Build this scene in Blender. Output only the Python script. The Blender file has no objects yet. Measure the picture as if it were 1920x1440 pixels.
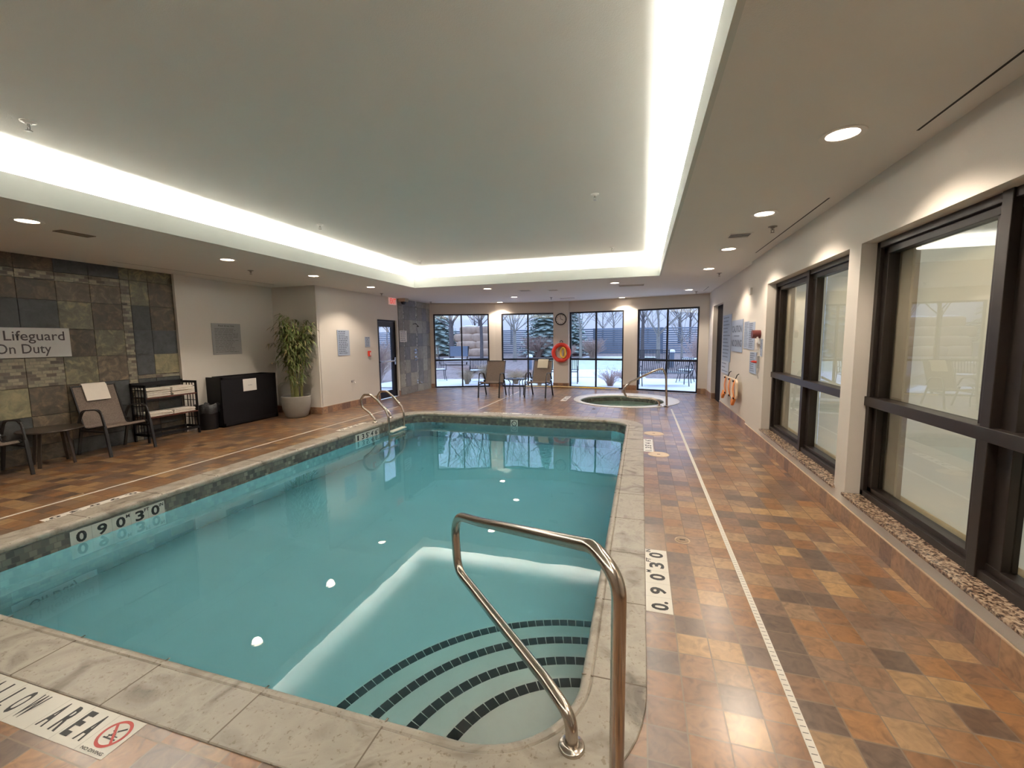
import bpy, bmesh, math, random
from mathutils import Vector, Matrix
random.seed(7)
PI = math.pi
S = bpy.context.scene
COL = S.collection

# ------------------------------------------------------------------ camera, world, exposure
H = 1.565
cam_d = bpy.data.cameras.new('camera'); cam = bpy.data.objects.new('camera', cam_d); COL.objects.link(cam)
yaw, pit, rol = map(math.radians, (-16.713, 5.891, 0.649))
f = Vector((math.sin(yaw)*math.cos(pit), math.cos(yaw)*math.cos(pit), -math.sin(pit)))
rt = Vector((math.cos(yaw), -math.sin(yaw), 0)); dn = f.cross(rt)
cr, sr = math.cos(rol), math.sin(rol)
R_ = rt*cr + dn*sr; D_ = -rt*sr + dn*cr
m = Matrix.Identity(4)
for i in range(3):
    m[i][0] = R_[i]; m[i][1] = -D_[i]; m[i][2] = -f[i]
m[0][3], m[1][3], m[2][3] = 0, 0, H
cam.matrix_world = m
cam_d.sensor_fit = 'HORIZONTAL'; cam_d.sensor_width = 36; cam_d.lens = 36*810.0/1920
cam_d.clip_start = .02; cam_d.clip_end = 400
S.camera = cam

W = bpy.data.worlds.new('world'); S.world = W; W.use_nodes = True
wn = W.node_tree.nodes; wl = W.node_tree.links
bg = wn['Background']; bg.inputs[1].default_value = 2.0
tc = wn.new('ShaderNodeTexCoord'); sx = wn.new('ShaderNodeSeparateXYZ'); rp = wn.new('ShaderNodeValToRGB')
wl.new(tc.outputs['Generated'], sx.inputs[0]); wl.new(sx.outputs[2], rp.inputs[0]); wl.new(rp.outputs[0], bg.inputs[0])
rp.color_ramp.elements[0].position = 0.0; rp.color_ramp.elements[0].color = (.17, .20, .27, 1)
rp.color_ramp.elements[1].position = .55; rp.color_ramp.elements[1].color = (.47, .62, .88, 1)

S.view_settings.view_transform = 'Standard'; S.view_settings.look = 'None'
S.view_settings.gamma = 1; S.view_settings.use_curve_mapping = False
S.view_settings.exposure = 0.92
S.cycles.use_denoising = True
S.cycles.max_bounces = 14; S.cycles.diffuse_bounces = 6; S.cycles.glossy_bounces = 5
S.cycles.transmission_bounces = 10; S.cycles.transparent_max_bounces = 12
S.cycles.sample_clamp_indirect = 6.0
S.cycles.caustics_refractive = True; S.cycles.caustics_reflective = False

ZC = 2.745          # lower ceiling
ZU = 3.16           # upper (coffered) ceiling
CX0, CX1, CY0, CY1 = -4.93, .30, -1.1, 8.87   # cove opening
LAMP_WARM = (1.0, .83, .66)
LAMP_COVE = (1.0, .99, .94)

def area_light(name, loc, sx_, sy_, power, color, rot=(0,0,0), parent=None, spread=None):
    d = bpy.data.lights.new(name, 'AREA'); d.shape = 'RECTANGLE'; d.size = sx_; d.size_y = sy_
    d.energy = power; d.color = color
    if spread: d.spread = spread
    o = bpy.data.objects.new(name, d); COL.objects.link(o); o.location = loc; o.rotation_euler = rot
    if parent: o.parent = parent
    return o
# fluorescent battens lying in the cove trough, shining up
COVE_W = 31.0
y = CY0
while y < CY1-.3:
    for x, s in ((CX0-.17, 1), (CX1+.17, -1)):
        area_light('cove_lamp', (x, y+.62, ZC+.09), .15, 1.18, COVE_W, LAMP_COVE, (PI, s*-.15, 0))
    y += 1.26
x = CX0+.02
while x < CX1-.3:
    area_light('cove_lamp', (x+.62, CY1+.17, ZC+.09), 1.18, .15, COVE_W, LAMP_COVE, (PI+.15, 0, 0))
    area_light('cove_lamp', (x+.62, CY0-.17, ZC+.09), 1.18, .15, COVE_W, LAMP_COVE, (PI-.15, 0, 0))
    x += 1.3
SPOT_W = 55.0

# ------------------------------------------------------------------ materials
def newmat(name):
    mt = bpy.data.materials.new(name); mt.use_nodes = True
    nt = mt.node_tree; b = nt.nodes['Principled BSDF']
    return mt, nt, nt.nodes, nt.links, b
def rgb(c): return (c[0], c[1], c[2], 1)
def mat(name, col, rough=.5, metal=0, var=.06, scale=20, bump=0, bscale=None, spec=.5, trans=0):
    mt, nt, N, L, b = newmat(name)
    b.inputs['Roughness'].default_value = rough; b.inputs['Metallic'].default_value = metal
    b.inputs['Specular IOR Level'].default_value = spec
    t = N.new('ShaderNodeTexCoord'); n = N.new('ShaderNodeTexNoise'); n.inputs['Scale'].default_value = scale; n.inputs['Detail'].default_value = 4
    L.new(t.outputs['Object'], n.inputs['Vector'])
    mx = N.new('ShaderNodeMix'); mx.data_type = 'RGBA'; L.new(n.outputs[0], mx.inputs[0])
    mx.inputs[6].default_value = rgb([max(0, c*(1-var)) for c in col]); mx.inputs[7].default_value = rgb([min(1, c*(1+var)) for c in col])
    L.new(mx.outputs[2], b.inputs['Base Color'])
    if bump:
        n2 = N.new('ShaderNodeTexNoise'); n2.inputs['Scale'].default_value = bscale or scale*3; n2.inputs['Detail'].default_value = 3
        L.new(t.outputs['Object'], n2.inputs['Vector'])
        bp = N.new('ShaderNodeBump'); bp.inputs['Strength'].default_value = bump; bp.inputs['Distance'].default_value = .01
        L.new(n2.outputs[0], bp.inputs['Height']); L.new(bp.outputs[0], b.inputs['Normal'])
    return mt
def emis(name, col, st):
    mt, nt, N, L, b = newmat(name)
    b.inputs['Base Color'].default_value = rgb(col); b.inputs['Emission Color'].default_value = rgb(col); b.inputs['Emission Strength'].default_value = st
    return mt
def math_(N, L, op, a, b=None, c=None):
    n = N.new('ShaderNodeMath'); n.operation = op
    for i, v in enumerate((a, b, c)):
        if v is None: continue
        if isinstance(v, (int, float)): n.inputs[i].default_value = v
        else: L.new(v, n.inputs[i])
    return n.outputs[0]
def ramp(N, L, fac, stops, interp='LINEAR'):
    r = N.new('ShaderNodeValToRGB'); r.color_ramp.interpolation = interp
    e = r.color_ramp.elements
    while len(e) < len(stops): e.new(.5)
    for i, (p, c) in enumerate(stops): e[i].position = p; e[i].color = rgb(c)
    L.new(fac, r.inputs[0]); return r.outputs[0]

def tile_mat(name, ua, va, uo, vo, su, sv, stops, grout, gw=.02, rough=.32, vein=.35, bump=.25, row_shift=0, seed=0.0, nscale=14):
    """square tiles on a plane of object space; ua/va pick the axes (0,1,2)"""
    mt, nt, N, L, b = newmat(name)
    t = N.new('ShaderNodeTexCoord'); s = N.new('ShaderNodeSeparateXYZ'); L.new(t.outputs['Object'], s.inputs[0])
    u = math_(N, L, 'DIVIDE', math_(N, L, 'SUBTRACT', s.outputs[ua], uo), su)
    v = math_(N, L, 'DIVIDE', math_(N, L, 'SUBTRACT', s.outputs[va], vo), sv)
    fv0 = math_(N, L, 'FLOOR', v)
    if row_shift:
        u = math_(N, L, 'ADD', u, math_(N, L, 'MULTIPLY', fv0, row_shift))
    fu = math_(N, L, 'FLOOR', u)
    cb = N.new('ShaderNodeCombineXYZ'); L.new(fu, cb.inputs[0]); L.new(fv0, cb.inputs[1]); cb.inputs[2].default_value = seed
    wnz = N.new('ShaderNodeTexWhiteNoise'); wnz.noise_dimensions = '3D'; L.new(cb.outputs[0], wnz.inputs[0])
    base = ramp(N, L, wnz.outputs['Value'], stops)
    # veins, stretched per tile
    off = N.new('ShaderNodeVectorMath'); off.operation = 'MULTIPLY_ADD'
    L.new(wnz.outputs['Color'], off.inputs[0]); off.inputs[1].default_value = (40, 40, 40); L.new(t.outputs['Object'], off.inputs[2])
    nz = N.new('ShaderNodeTexNoise'); nz.inputs['Scale'].default_value = nscale; nz.inputs['Detail'].default_value = 6; nz.inputs['Distortion'].default_value = 1.6
    L.new(off.outputs[0], nz.inputs['Vector'])
    vr = ramp(N, L, nz.outputs[0], [(.3, (1-vein,)*3), (.5, (1, 1, 1)), (.72, (1+vein*.8, 1+vein*.8, 1+vein*.75))])
    mul = N.new('ShaderNodeMix'); mul.data_type = 'RGBA'; mul.blend_type = 'MULTIPLY'; mul.inputs[0].default_value = 1
    L.new(base, mul.inputs[6]); L.new(vr, mul.inputs[7])
    # grout
    def edge(x):
        fr = math_(N, L, 'FRACT', x); return math_(N, L, 'MINIMUM', fr, math_(N, L, 'SUBTRACT', 1.0, fr))
    d = math_(N, L, 'MINIMUM', math_(N, L, 'MULTIPLY', edge(u), su), math_(N, L, 'MULTIPLY', edge(v), sv))
    gm = math_(N, L, 'LESS_THAN', d, gw/2)
    fin = N.new('ShaderNodeMix'); fin.data_type = 'RGBA'; L.new(gm, fin.inputs[0]); L.new(mul.outputs[2], fin.inputs[6]); fin.inputs[7].default_value = rgb(grout)
    L.new(fin.outputs[2], b.inputs['Base Color'])
    L.new(math_(N, L, 'MULTIPLY_ADD', gm, .4, math_(N, L, 'MULTIPLY_ADD', nz.outputs[0], .05, rough)), b.inputs['Roughness'])
    hgt = math_(N, L, 'MULTIPLY_ADD', math_(N, L, 'MINIMUM', d, gw), 18.0, math_(N, L, 'MULTIPLY', nz.outputs[0], .35))
    bp = N.new('ShaderNodeBump'); bp.inputs['Strength'].default_value = bump; bp.inputs['Distance'].default_value = .006
    L.new(hgt, bp.inputs['Height']); L.new(bp.outputs[0], b.inputs['Normal'])
    return mt

FL = [(0, (.10, .062, .042)), (.2, (.165, .10, .066)), (.4, (.205, .096, .038)), (.55, (.275, .135, .054)), (.7, (.19, .12, .08)), (.85, (.37, .22, .095)), (1, (.30, .185, .095))]
T = .1536
floor_m = tile_mat('floor_tile', 0, 1, .05, 2.463, T, T, FL, (.20, .145, .105), gw=.006, rough=.27, vein=.34, bump=.06)
floor_m.node_tree.nodes['Principled BSDF'].inputs['Coat Weight'].default_value = .55
floor_m.node_tree.nodes['Principled BSDF'].inputs['Coat Roughness'].default_value = .25
floor_m.node_tree.nodes['Principled BSDF'].inputs['Coat IOR'].default_value = 1.6
BBS = [(0, (.16, .09, .065)), (.35, (.26, .16, .11)), (.7, (.33, .18, .10)), (1, (.36, .22, .13))]
bb_y = tile_mat('baseboard_tile_y', 1, 2, 2.463, 0, T, .5, BBS, (.3, .22, .16), gw=.005, seed=3)
bb_x = tile_mat('baseboard_tile_x', 0, 2, .05, 0, T, .5, BBS, (.3, .22, .16), gw=.005, seed=4)
grout_m = mat('grout_bead', (.55, .42, .30), .8)
wall_m = mat('wall_paint', (.67, .635, .59), .7, var=.02, scale=3, bump=.12, bscale=140)
pier_m = wall_m
ceil_m = mat('ceiling_paint', (.74, .725, .69), .8, var=.02, scale=2, bump=.15, bscale=160)
lip_m = mat('cove_lip_paint', (.60, .62, .58), .7, var=.02, scale=3)
bronze = mat('bronze_frame', (.035, .026, .022), .38, .55, var=.12)
blackfr = mat('black_frame', (.012, .012, .018), .4, .3)
steel = mat('brushed_steel', (.52, .46, .40), .20, 1, var=.08, scale=30)
chrome = mat('chrome', (.7, .7, .72), .12, 1)
black_m = mat('black_paint', (.007, .006, .007), .5, var=.2, spec=.25)
blackmetal = mat('black_metal', (.018, .016, .016), .38, .2)
bag_m = mat('bin_bag', (.012, .012, .013), .35, bump=.6, bscale=30)
white_m = mat('white_tile', (.78, .75, .68), .3, var=.03)
ink = mat('black_ink', (.012, .011, .011), .5)
red_ink = mat('red_ink', (.42, .06, .05), .5)
paper_m = mat('paper', (.78, .76, .74), .7, var=.02)
sign_m = mat('sign_panel', (.36, .42, .54), .35, var=.03)
signg_m = mat('grey_sign_panel', (.30, .30, .30), .4, var=.04)
line_m = mat('sign_print', (.12, .14, .2), .5)
towel_m = mat('towel', (.80, .75, .69), .9, var=.04, bump=.4, bscale=200)
creamtowel = mat('cream_towel', (.60, .57, .46), .9, var=.04, bump=.4, bscale=200)
orange_m = mat('orange_strap', (.80, .28, .07), .6)
board_m = mat('board_plastic', (.72, .60, .45), .45)
red_m = mat('red_buoy', (.72, .05, .03), .45)
yellow_m = mat('yellow_rope', (.85, .60, .10), .7)
yellowpole = mat('pole_cream', (.75, .60, .30), .4)
pot_m = mat('pot_glaze', (.25, .235, .215), .38, var=.1, scale=8)
soil_m = mat('soil', (.04, .03, .02), .9)
stem_m = mat('bamboo_stem', (.20, .20, .06), .5, var=.3, scale=12)
leaf_m = mat('bamboo_leaf', (.10, .135, .035), .5, var=.5, scale=6)
leafd_m = mat('dry_leaf', (.30, .24, .12), .6, var=.4, scale=6)
shelfred = mat('shelf_edge', (.10, .028, .018), .4)
brownglass = mat('smoked_tabletop', (.045, .033, .025), .3, var=.2)
snow_m = mat('snow', (.80, .82, .86), .8, var=.06, scale=1.5)
mulch_m = mat('mulch', (.27, .215, .20), .95, var=.7, scale=7, bump=.8, bscale=30)
lawn_m = mat('lawn', (.55, .60, .46), .95, var=.3, scale=3)
bark_m = mat('bark', (.12, .105, .105), .9, var=.35, scale=8)
barkp_m = mat('pale_bark', (.27, .255, .23), .9, var=.35, scale=8)
fence_m = mat('fence_louvre', (.13, .16, .21), .6, var=.15)
rock_m = mat('boulder', (.50, .36, .27), .9, var=.4, scale=3, bump=1, bscale=5)
dry_m = mat('dry_grass', (.50, .40, .28), .9, var=.3)
twig_m = mat('red_twig', (.42, .30, .26), .9, var=.3)
fir_m = mat('fir_needles', (.34, .42, .38), .9, var=.4, scale=5)
bench_m = mat('bench_metal', (.03, .03, .035), .5, .3)
facade_m = mat('facade', (.5, .52, .55), .8)

def sling_mat():
    mt, nt, N, L, b = newmat('sling_weave'); b.inputs['Roughness'].default_value = .75
    t = N.new('ShaderNodeTexCoord'); n = N.new('ShaderNodeTexNoise'); n.inputs['Scale'].default_value = 150
    L.new(t.outputs['Object'], n.inputs['Vector'])
    L.new(ramp(N, L, n.outputs[0], [(.35, (.085, .062, .05)), (.65, (.20, .155, .125))]), b.inputs['Base Color'])
    return mt
sling_m = sling_mat()

def stone_mat(name, col, var=.5, spk=None):
    mt, nt, N, L, b = newmat(name)
    t = N.new('ShaderNodeTexCoord'); n = N.new('ShaderNodeTexNoise'); n.inputs['Scale'].default_value = 8; n.inputs['Detail'].default_value = 10; n.inputs['Roughness'].default_value = .65; n.inputs['Distortion'].default_value = .8
    L.new(t.outputs['Object'], n.inputs['Vector'])
    c2 = spk or [c*(1+var) for c in col]
    L.new(ramp(N, L, n.outputs[0], [(.3, [c*(1-var) for c in col]), (.5, col), (.7, c2)]), b.inputs['Base Color'])
    b.inputs['Roughness'].default_value = .55
    bp = N.new('ShaderNodeBump'); bp.inputs['Strength'].default_value = .5; bp.inputs['Distance'].default_value = .01
    L.new(n.outputs[0], bp.inputs['Height']); L.new(bp.outputs[0], b.inputs['Normal'])
    return mt
def slate_set(k=1.0, bl=1.0):
    cols = dict(slate=(.038, .039, .037), blue=(.050, .053, .055), brown=(.070, .054, .036), olive=(.108, .100, .064), tan=(.20, .18, .105), mott=(.092, .072, .049))
    out = {}
    for n_, c in cols.items():
        c = (c[0]*k, c[1]*k, c[2]*k*bl)
        out[n_] = stone_mat('slate_'+n_, c, .48, spk=([c[0]*2.5, c[1]*2.2, c[2]*1.9] if n_ in ('mott', 'olive', 'brown') else None))
    return out
SL = slate_set()
SH = {n_: stone_mat('shower_'+n_, c, .22) for n_, c in dict(slate=(.19,.195,.195), blue=(.20,.205,.215), brown=(.235,.225,.205), olive=(.27,.27,.24), tan=(.33,.325,.285), mott=(.25,.25,.225)).items()}
MOS = [(0, (.05, .04, .03)), (.3, (.09, .07, .05)), (.55, (.20, .18, .13)), (1, (.27, .24, .17))]
mos_l = tile_mat('slate_mosaic', 1, 2, 3.6, 1.0, .105, .043, MOS, (.15, .13, .1), gw=.006, row_shift=.37, vein=.25, rough=.5)
MOS2 = [(0, (.14, .14, .14)), (.35, (.28, .28, .26)), (1, (.55, .55, .52))]
mos_s = tile_mat('shower_mosaic', 1, 2, 3.6, 1.0, .06, .05, MOS2, (.3, .3, .3), gw=.006, row_shift=.37, vein=.25, rough=.5)
groutd = mat('dark_grout', (.12, .11, .09), .9)
def granite_mat():
    mt, nt, N, L, b = newmat('granite'); b.inputs['Roughness'].default_value = .25
    t = N.new('ShaderNodeTexCoord'); v = N.new('ShaderNodeTexVoronoi'); v.inputs['Scale'].default_value = 75; L.new(t.outputs['Object'], v.inputs['Vector'])
    n = N.new('ShaderNodeTexNoise'); n.inputs['Scale'].default_value = 55; n.inputs['Detail'].default_value = 5; L.new(t.outputs['Object'], n.inputs['Vector'])
    s = N.new('ShaderNodeSeparateColor'); L.new(v.outputs['Color'], s.inputs[0])
    L.new(ramp(N, L, math_(N, L, 'MULTIPLY_ADD', n.outputs[0], 1.1, math_(N, L, 'MULTIPLY_ADD', s.outputs[0], .5, -.4)), [(.18, (.05,.032,.024)), (.36, (.17,.11,.075)), (.52, (.34,.245,.17)), (.75, (.46,.36,.26))]), b.inputs['Base Color']); return mt
granite = granite_mat()

def coping_mat():
    mt, nt, N, L, b = newmat('travertine_coping')
    t = N.new('ShaderNodeTexCoord')
    n = N.new('ShaderNodeTexNoise'); n.inputs['Scale'].default_value = 3.2; n.inputs['Detail'].default_value = 8; n.inputs['Distortion'].default_value = 2.0
    L.new(t.outputs['Object'], n.inputs['Vector'])
    n2 = N.new('ShaderNodeTexNoise'); n2.inputs['Scale'].default_value = 60; n2.inputs['Detail'].default_value = 4
    L.new(t.outputs['Object'], n2.inputs['Vector'])
    c = ramp(N, L, n.outputs[0], [(.28, (.13, .105, .08)), (.40, (.27, .235, .19)), (.52, (.365, .325, .27)), (.75, (.28, .245, .195))])
    p = ramp(N, L, n2.outputs[0], [(.30, (.55, .5, .42)), (.40, (1, 1, 1)), (1, (1, 1, 1))])
    mx = N.new('ShaderNodeMix'); mx.data_type = 'RGBA'; mx.blend_type = 'MULTIPLY'; mx.inputs[0].default_value = .8
    L.new(c, mx.inputs[6]); L.new(p, mx.inputs[7]); L.new(mx.outputs[2], b.inputs['Base Color'])
    b.inputs['Roughness'].default_value = .38
    bp = N.new('ShaderNodeBump'); bp.inputs['Strength'].default_value = .25; bp.inputs['Distance'].default_value = .004
    L.new(n2.outputs[0], bp.inputs['Height']); L.new(bp.outputs[0], b.inputs['Normal'])
    return mt
coping_m = coping_mat()
joint_m = mat('coping_joint', (.15, .12, .09), .9)
plaster_m = mat('pool_plaster', (.88, .89, .85), .7, var=.05, scale=2)
band_mat = None
def band():
    mt, nt, N, L, b = newmat('waterline_tile')
    uv = N.new('ShaderNodeUVMap'); s = N.new('ShaderNodeSeparateXYZ'); L.new(uv.outputs[0], s.inputs[0])
    u = math_(N, L, 'DIVIDE', s.outputs[0], .052); v = math_(N, L, 'DIVIDE', s.outputs[1], .052)
    cb = N.new('ShaderNodeCombineXYZ'); fv = math_(N, L, 'FLOOR', v); u = math_(N, L, 'MULTIPLY_ADD', fv, .5, u)
    L.new(math_(N, L, 'FLOOR', u), cb.inputs[0]); L.new(fv, cb.inputs[1])
    w = N.new('ShaderNodeTexWhiteNoise'); w.noise_dimensions = '3D'; L.new(cb.outputs[0], w.inputs[0])
    c = ramp(N, L, w.outputs[0], [(0, (.055, .055, .05)), (.4, (.10, .10, .085)), (.75, (.16, .155, .125)), (.95, (.20, .19, .15)), (1, (.34, .34, .27))])
    def edge(x):
        fr = math_(N, L, 'FRACT', x); return math_(N, L, 'MINIMUM', fr, math_(N, L, 'SUBTRACT', 1.0, fr))
    g = math_(N, L, 'LESS_THAN', math_(N, L, 'MINIMUM', edge(u), edge(v)), .05)
    mx = N.new('ShaderNodeMix'); mx.data_type = 'RGBA'; L.new(g, mx.inputs[0]); L.new(c, mx.inputs[6]); mx.inputs[7].default_value = (.11, .10, .085, 1)
    L.new(mx.outputs[2], b.inputs['Base Color']); b.inputs['Roughness'].default_value = .3
    return mt
band_m = band()

def water_mat(name, absorb, dens, wave=.02):
    mt, nt, N, L, b = newmat(name); N.remove(b)
    out = [n for n in N if n.type == 'OUTPUT_MATERIAL'][0]
    g = N.new('ShaderNodeBsdfGlass'); g.inputs['IOR'].default_value = 1.333; g.inputs['Roughness'].default_value = 0
    t = N.new('ShaderNodeTexCoord'); n = N.new('ShaderNodeTexNoise'); n.inputs['Scale'].default_value = 2.2; n.inputs['Detail'].default_value = 2
    L.new(t.outputs['Object'], n.inputs['Vector'])
    bp = N.new('ShaderNodeBump'); bp.inputs['Strength'].default_value = wave; bp.inputs['Distance'].default_value = .05
    L.new(n.outputs[0], bp.inputs['Height']); L.new(bp.outputs[0], g.inputs['Normal'])
    L.new(g.outputs[0], out.inputs['Surface'])
    a = N.new('ShaderNodeVolumeAbsorption'); a.inputs['Color'].default_value = rgb(absorb); a.inputs['Density'].default_value = dens
    L.new(a.outputs[0], out.inputs['Volume'])
    return mt
water_m = water_mat('pool_water', (.20, .80, .92), .66)
spawater_m = water_mat('spa_water', (.45, .85, .75), .8, .05)
def glass_mat(name, tint=(1, 1, 1), ior=1.5):
    mt, nt, N, L, b = newmat(name); N.remove(b)
    out = [n for n in N if n.type == 'OUTPUT_MATERIAL'][0]
    tr = N.new('ShaderNodeBsdfTransparent'); tr.inputs[0].default_value = rgb(tint)
    gl = N.new('ShaderNodeBsdfGlossy'); gl.inputs['Roughness'].default_value = .0
    fr = N.new('ShaderNodeFresnel'); fr.inputs[0].default_value = ior
    mx = N.new('ShaderNodeMixShader'); ge = N.new('ShaderNodeNewGeometry'); L.new(math_(N, L, 'MULTIPLY', fr.outputs[0], math_(N, L, 'SUBTRACT', 1.0, ge.outputs['Backfacing'])), mx.inputs[0]); L.new(tr.outputs[0], mx.inputs[1]); L.new(gl.outputs[0], mx.inputs[2]); L.new(mx.outputs[0], out.inputs[0])
    return mt
glass_m = glass_mat('window_glass', (.93, .95, 1))
dglass_m = glass_mat('double_glazing', (.92, .93, .9), 1.95)
def blind_mat():
    mt, nt, N, L, b = newmat('roller_blind'); N.remove(b)
    out = [n for n in N if n.type == 'OUTPUT_MATERIAL'][0]
    d = N.new('ShaderNodeBsdfDiffuse'); d.inputs[0].default_value = (.62, .58, .47, 1)
    t = N.new('ShaderNodeBsdfTranslucent'); t.inputs[0].default_value = (.95, .84, .66, 1)
    mx = N.new('ShaderNodeMixShader'); mx.inputs[0].default_value = .6
    L.new(d.outputs[0], mx.inputs[1]); L.new(t.outputs[0], mx.inputs[2]); L.new(mx.outputs[0], out.inputs[0]); return mt
blind_m = blind_mat()

# ------------------------------------------------------------------ mesh helpers
class MB:
    def __init__(s): s.v = []; s.f = []; s.mi = []; s.uv = {}
    def add(s, vs, fs, mi=0):
        n = len(s.v); s.v += [tuple(p) for p in vs]; s.f += [tuple(i+n for i in q) for q in fs]; s.mi += [mi]*len(fs); return s
    def box(s, x0, x1, y0, y1, z0, z1, mi=0, M=None):
        vs = [Vector(p) for p in ((x0,y0,z0),(x1,y0,z0),(x1,y1,z0),(x0,y1,z0),(x0,y0,z1),(x1,y0,z1),(x1,y1,z1),(x0,y1,z1))]
        if M: vs = [M @ p for p in vs]
        return s.add(vs, [(3,2,1,0),(4,5,6,7),(0,1,5,4),(1,2,6,5),(2,3,7,6),(3,0,4,7)], mi)
    def bar(s, a, b, w, h, mi=0, up=(0,0,1)):
        a, b = Vector(a), Vector(b); d = (b-a); l = d.length; d.normalize(); u = Vector(up)
        if abs(d.dot(u)) > .98: u = Vector((1,0,0))
        x = d.cross(u).normalized(); z = x.cross(d)
        M = Matrix.Translation(a) @ Matrix((x, d, z)).transposed().to_4x4()
        return s.box(-w/2, w/2, 0, l, -h/2, h/2, mi, M)
    def tube(s, pts, r, seg=12, caps=True, mi=0, closed=False):
        pts = [Vector(p) for p in pts]; n = len(pts); rs = r if isinstance(r, (list, tuple)) else [r]*n
        t0 = (pts[1]-pts[0]).normalized(); u = t0.orthogonal().normalized(); rings = []
        for i, p in enumerate(pts):
            if closed: t = (pts[(i+1) % n]-pts[i-1]).normalized()
            else: t = ((pts[i+1] if i < n-1 else p)-(pts[i-1] if i else p)).normalized()
            u = (u-t*u.dot(t)).normalized(); w = t.cross(u)
            rings.append([p+(u*math.cos(2*PI*k/seg)+w*math.sin(2*PI*k/seg))*rs[i] for k in range(seg)])
        vs = [q for rg in rings for q in rg]; fs = []
        for i in range(n if closed else n-1):
            j = (i+1) % n
            for k in range(seg): k2 = (k+1) % seg; fs.append((i*seg+k, i*seg+k2, j*seg+k2, j*seg+k))
        if caps and not closed: fs += [tuple(range(seg))[::-1], tuple((n-1)*seg+k for k in range(seg))]
        return s.add(vs, fs, mi)
    def lathe(s, prof, seg=32, c=(0,0,0), mi=0, sq=1):
        vs = []; fs = []
        for r, z in prof:
            for k in range(seg): a = 2*PI*k/seg; vs.append((c[0]+r*math.cos(a), c[1]+r*math.sin(a)*sq, c[2]+z))
        for i in range(len(prof)-1):
            for k in range(seg): k2 = (k+1) % seg; fs.append((i*seg+k, i*seg+k2, (i+1)*seg+k2, (i+1)*seg+k))
        if prof[0][0] > 1e-6: fs.append(tuple(range(seg))[::-1])
        if prof[-1][0] > 1e-6: fs.append(tuple((len(prof)-1)*seg+k for k in range(seg)))
        return s.add(vs, fs, mi)
    def prism(s, poly, z0, z1, mi=0):
        n = len(poly); vs = [(p[0], p[1], z0) for p in poly]+[(p[0], p[1], z1) for p in poly]
        fs = [tuple(range(n))[::-1], tuple(range(n, 2*n))]+[(i, (i+1) % n, n+(i+1) % n, n+i) for i in range(n)]
        return s.add(vs, fs, mi)
    def sphere(s, c, r, sc=(1,1,1), seg=16, rg=10, mi=0):
        prof = [(math.sin(PI*i/rg)*r, -math.cos(PI*i/rg)*r) for i in range(rg+1)]
        n0 = len(s.v); s.lathe([(max(p[0], 1e-5), p[1]) for p in prof], seg, (0,0,0), mi)
        for i in range(n0, len(s.v)): v = s.v[i]; s.v[i] = (v[0]*sc[0]+c[0], v[1]*sc[1]+c[1], v[2]*sc[2]+c[2])
        return s
    def build(s, name, mats, parent=None, origin=(0,0,0), smooth=False, bevel=0):
        me = bpy.data.meshes.new(name); o3 = Vector(origin)
        me.from_pydata([Vector(v)-o3 for v in s.v], [], s.f)
        mats = mats if isinstance(mats, (list, tuple)) else [mats]
        for mm in mats: me.materials.append(mm)
        if len(mats) > 1: me.polygons.foreach_set('material_index', s.mi)
        if smooth: 
            me.polygons.foreach_set('use_smooth', [True]*len(me.polygons))
        bm = bmesh.new(); bm.from_mesh(me); bmesh.ops.recalc_face_normals(bm, faces=bm.faces); bm.to_mesh(me); bm.free()
        if smooth: me.set_sharp_from_angle(angle=math.radians(40))
        o = bpy.data.objects.new(name, me); COL.objects.link(o); o.location = origin
        if parent: o.parent = parent
        if bevel:
            bv = o.modifiers.new('bevel', 'BEVEL'); bv.width = bevel; bv.segments = 2; bv.limit_method = 'ANGLE'; bv.angle_limit = .6
        return o
def tag(o, label=None, cat=None, group=None, kind=None):
    if label: o['label'] = label
    if cat: o['category'] = cat
    if group: o['group'] = group
    if kind: o['kind'] = kind
    return o
def thing(name, label, cat, loc=(0,0,0), rotz=0, group=None):
    o = bpy.data.objects.new(name, None); COL.objects.link(o); o.location = loc; o.rotation_euler = (0,0,rotz); o.empty_display_size = .1
    return tag(o, label, cat, group)
def struct(o): o['kind'] = 'structure'; return o
def copy_tree(o, parent=None):
    c = o.copy(); COL.objects.link(c)
    if parent: c.parent = parent
    for ch in list(o.children): copy_tree(ch, c)
    return c
def arc(c, r, a0, a1, n):
    return [(c[0]+r*math.cos(a0+(a1-a0)*i/n), c[1]+r*math.sin(a0+(a1-a0)*i/n)) for i in range(n+1)]
def rrect(x0, x1, y0, y1, r, n=14):
    """ccw rounded rectangle, radius per call"""
    P = []
    for c, a in (((x1-r, y0+r), -PI/2), ((x1-r, y1-r), 0), ((x0+r, y1-r), PI/2), ((x0+r, y0+r), PI)): P += arc(c, r, a, a+PI/2, n)
    return P
def fillet(pts, rad, n=8):
    """round the inner corners of a 3-D polyline"""
    pts = [Vector(p) for p in pts]; out = [pts[0]]
    for i in range(1, len(pts)-1):
        r = rad[i-1] if isinstance(rad, (list, tuple)) else rad
        a = (pts[i-1]-pts[i]); b = (pts[i+1]-pts[i]); la, lb = a.length, b.length; a.normalize(); b.normalize()
        ang = a.angle(b); t = min(r/math.tan(ang/2), la*.49, lb*.49)
        p0, p1 = pts[i]+a*t, pts[i]+b*t
        for k in range(n+1):
            s_ = k/n; out.append(p0.lerp(pts[i], s_).lerp(pts[i].lerp(p1, s_), s_))
    out.append(pts[-1]); return out
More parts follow.
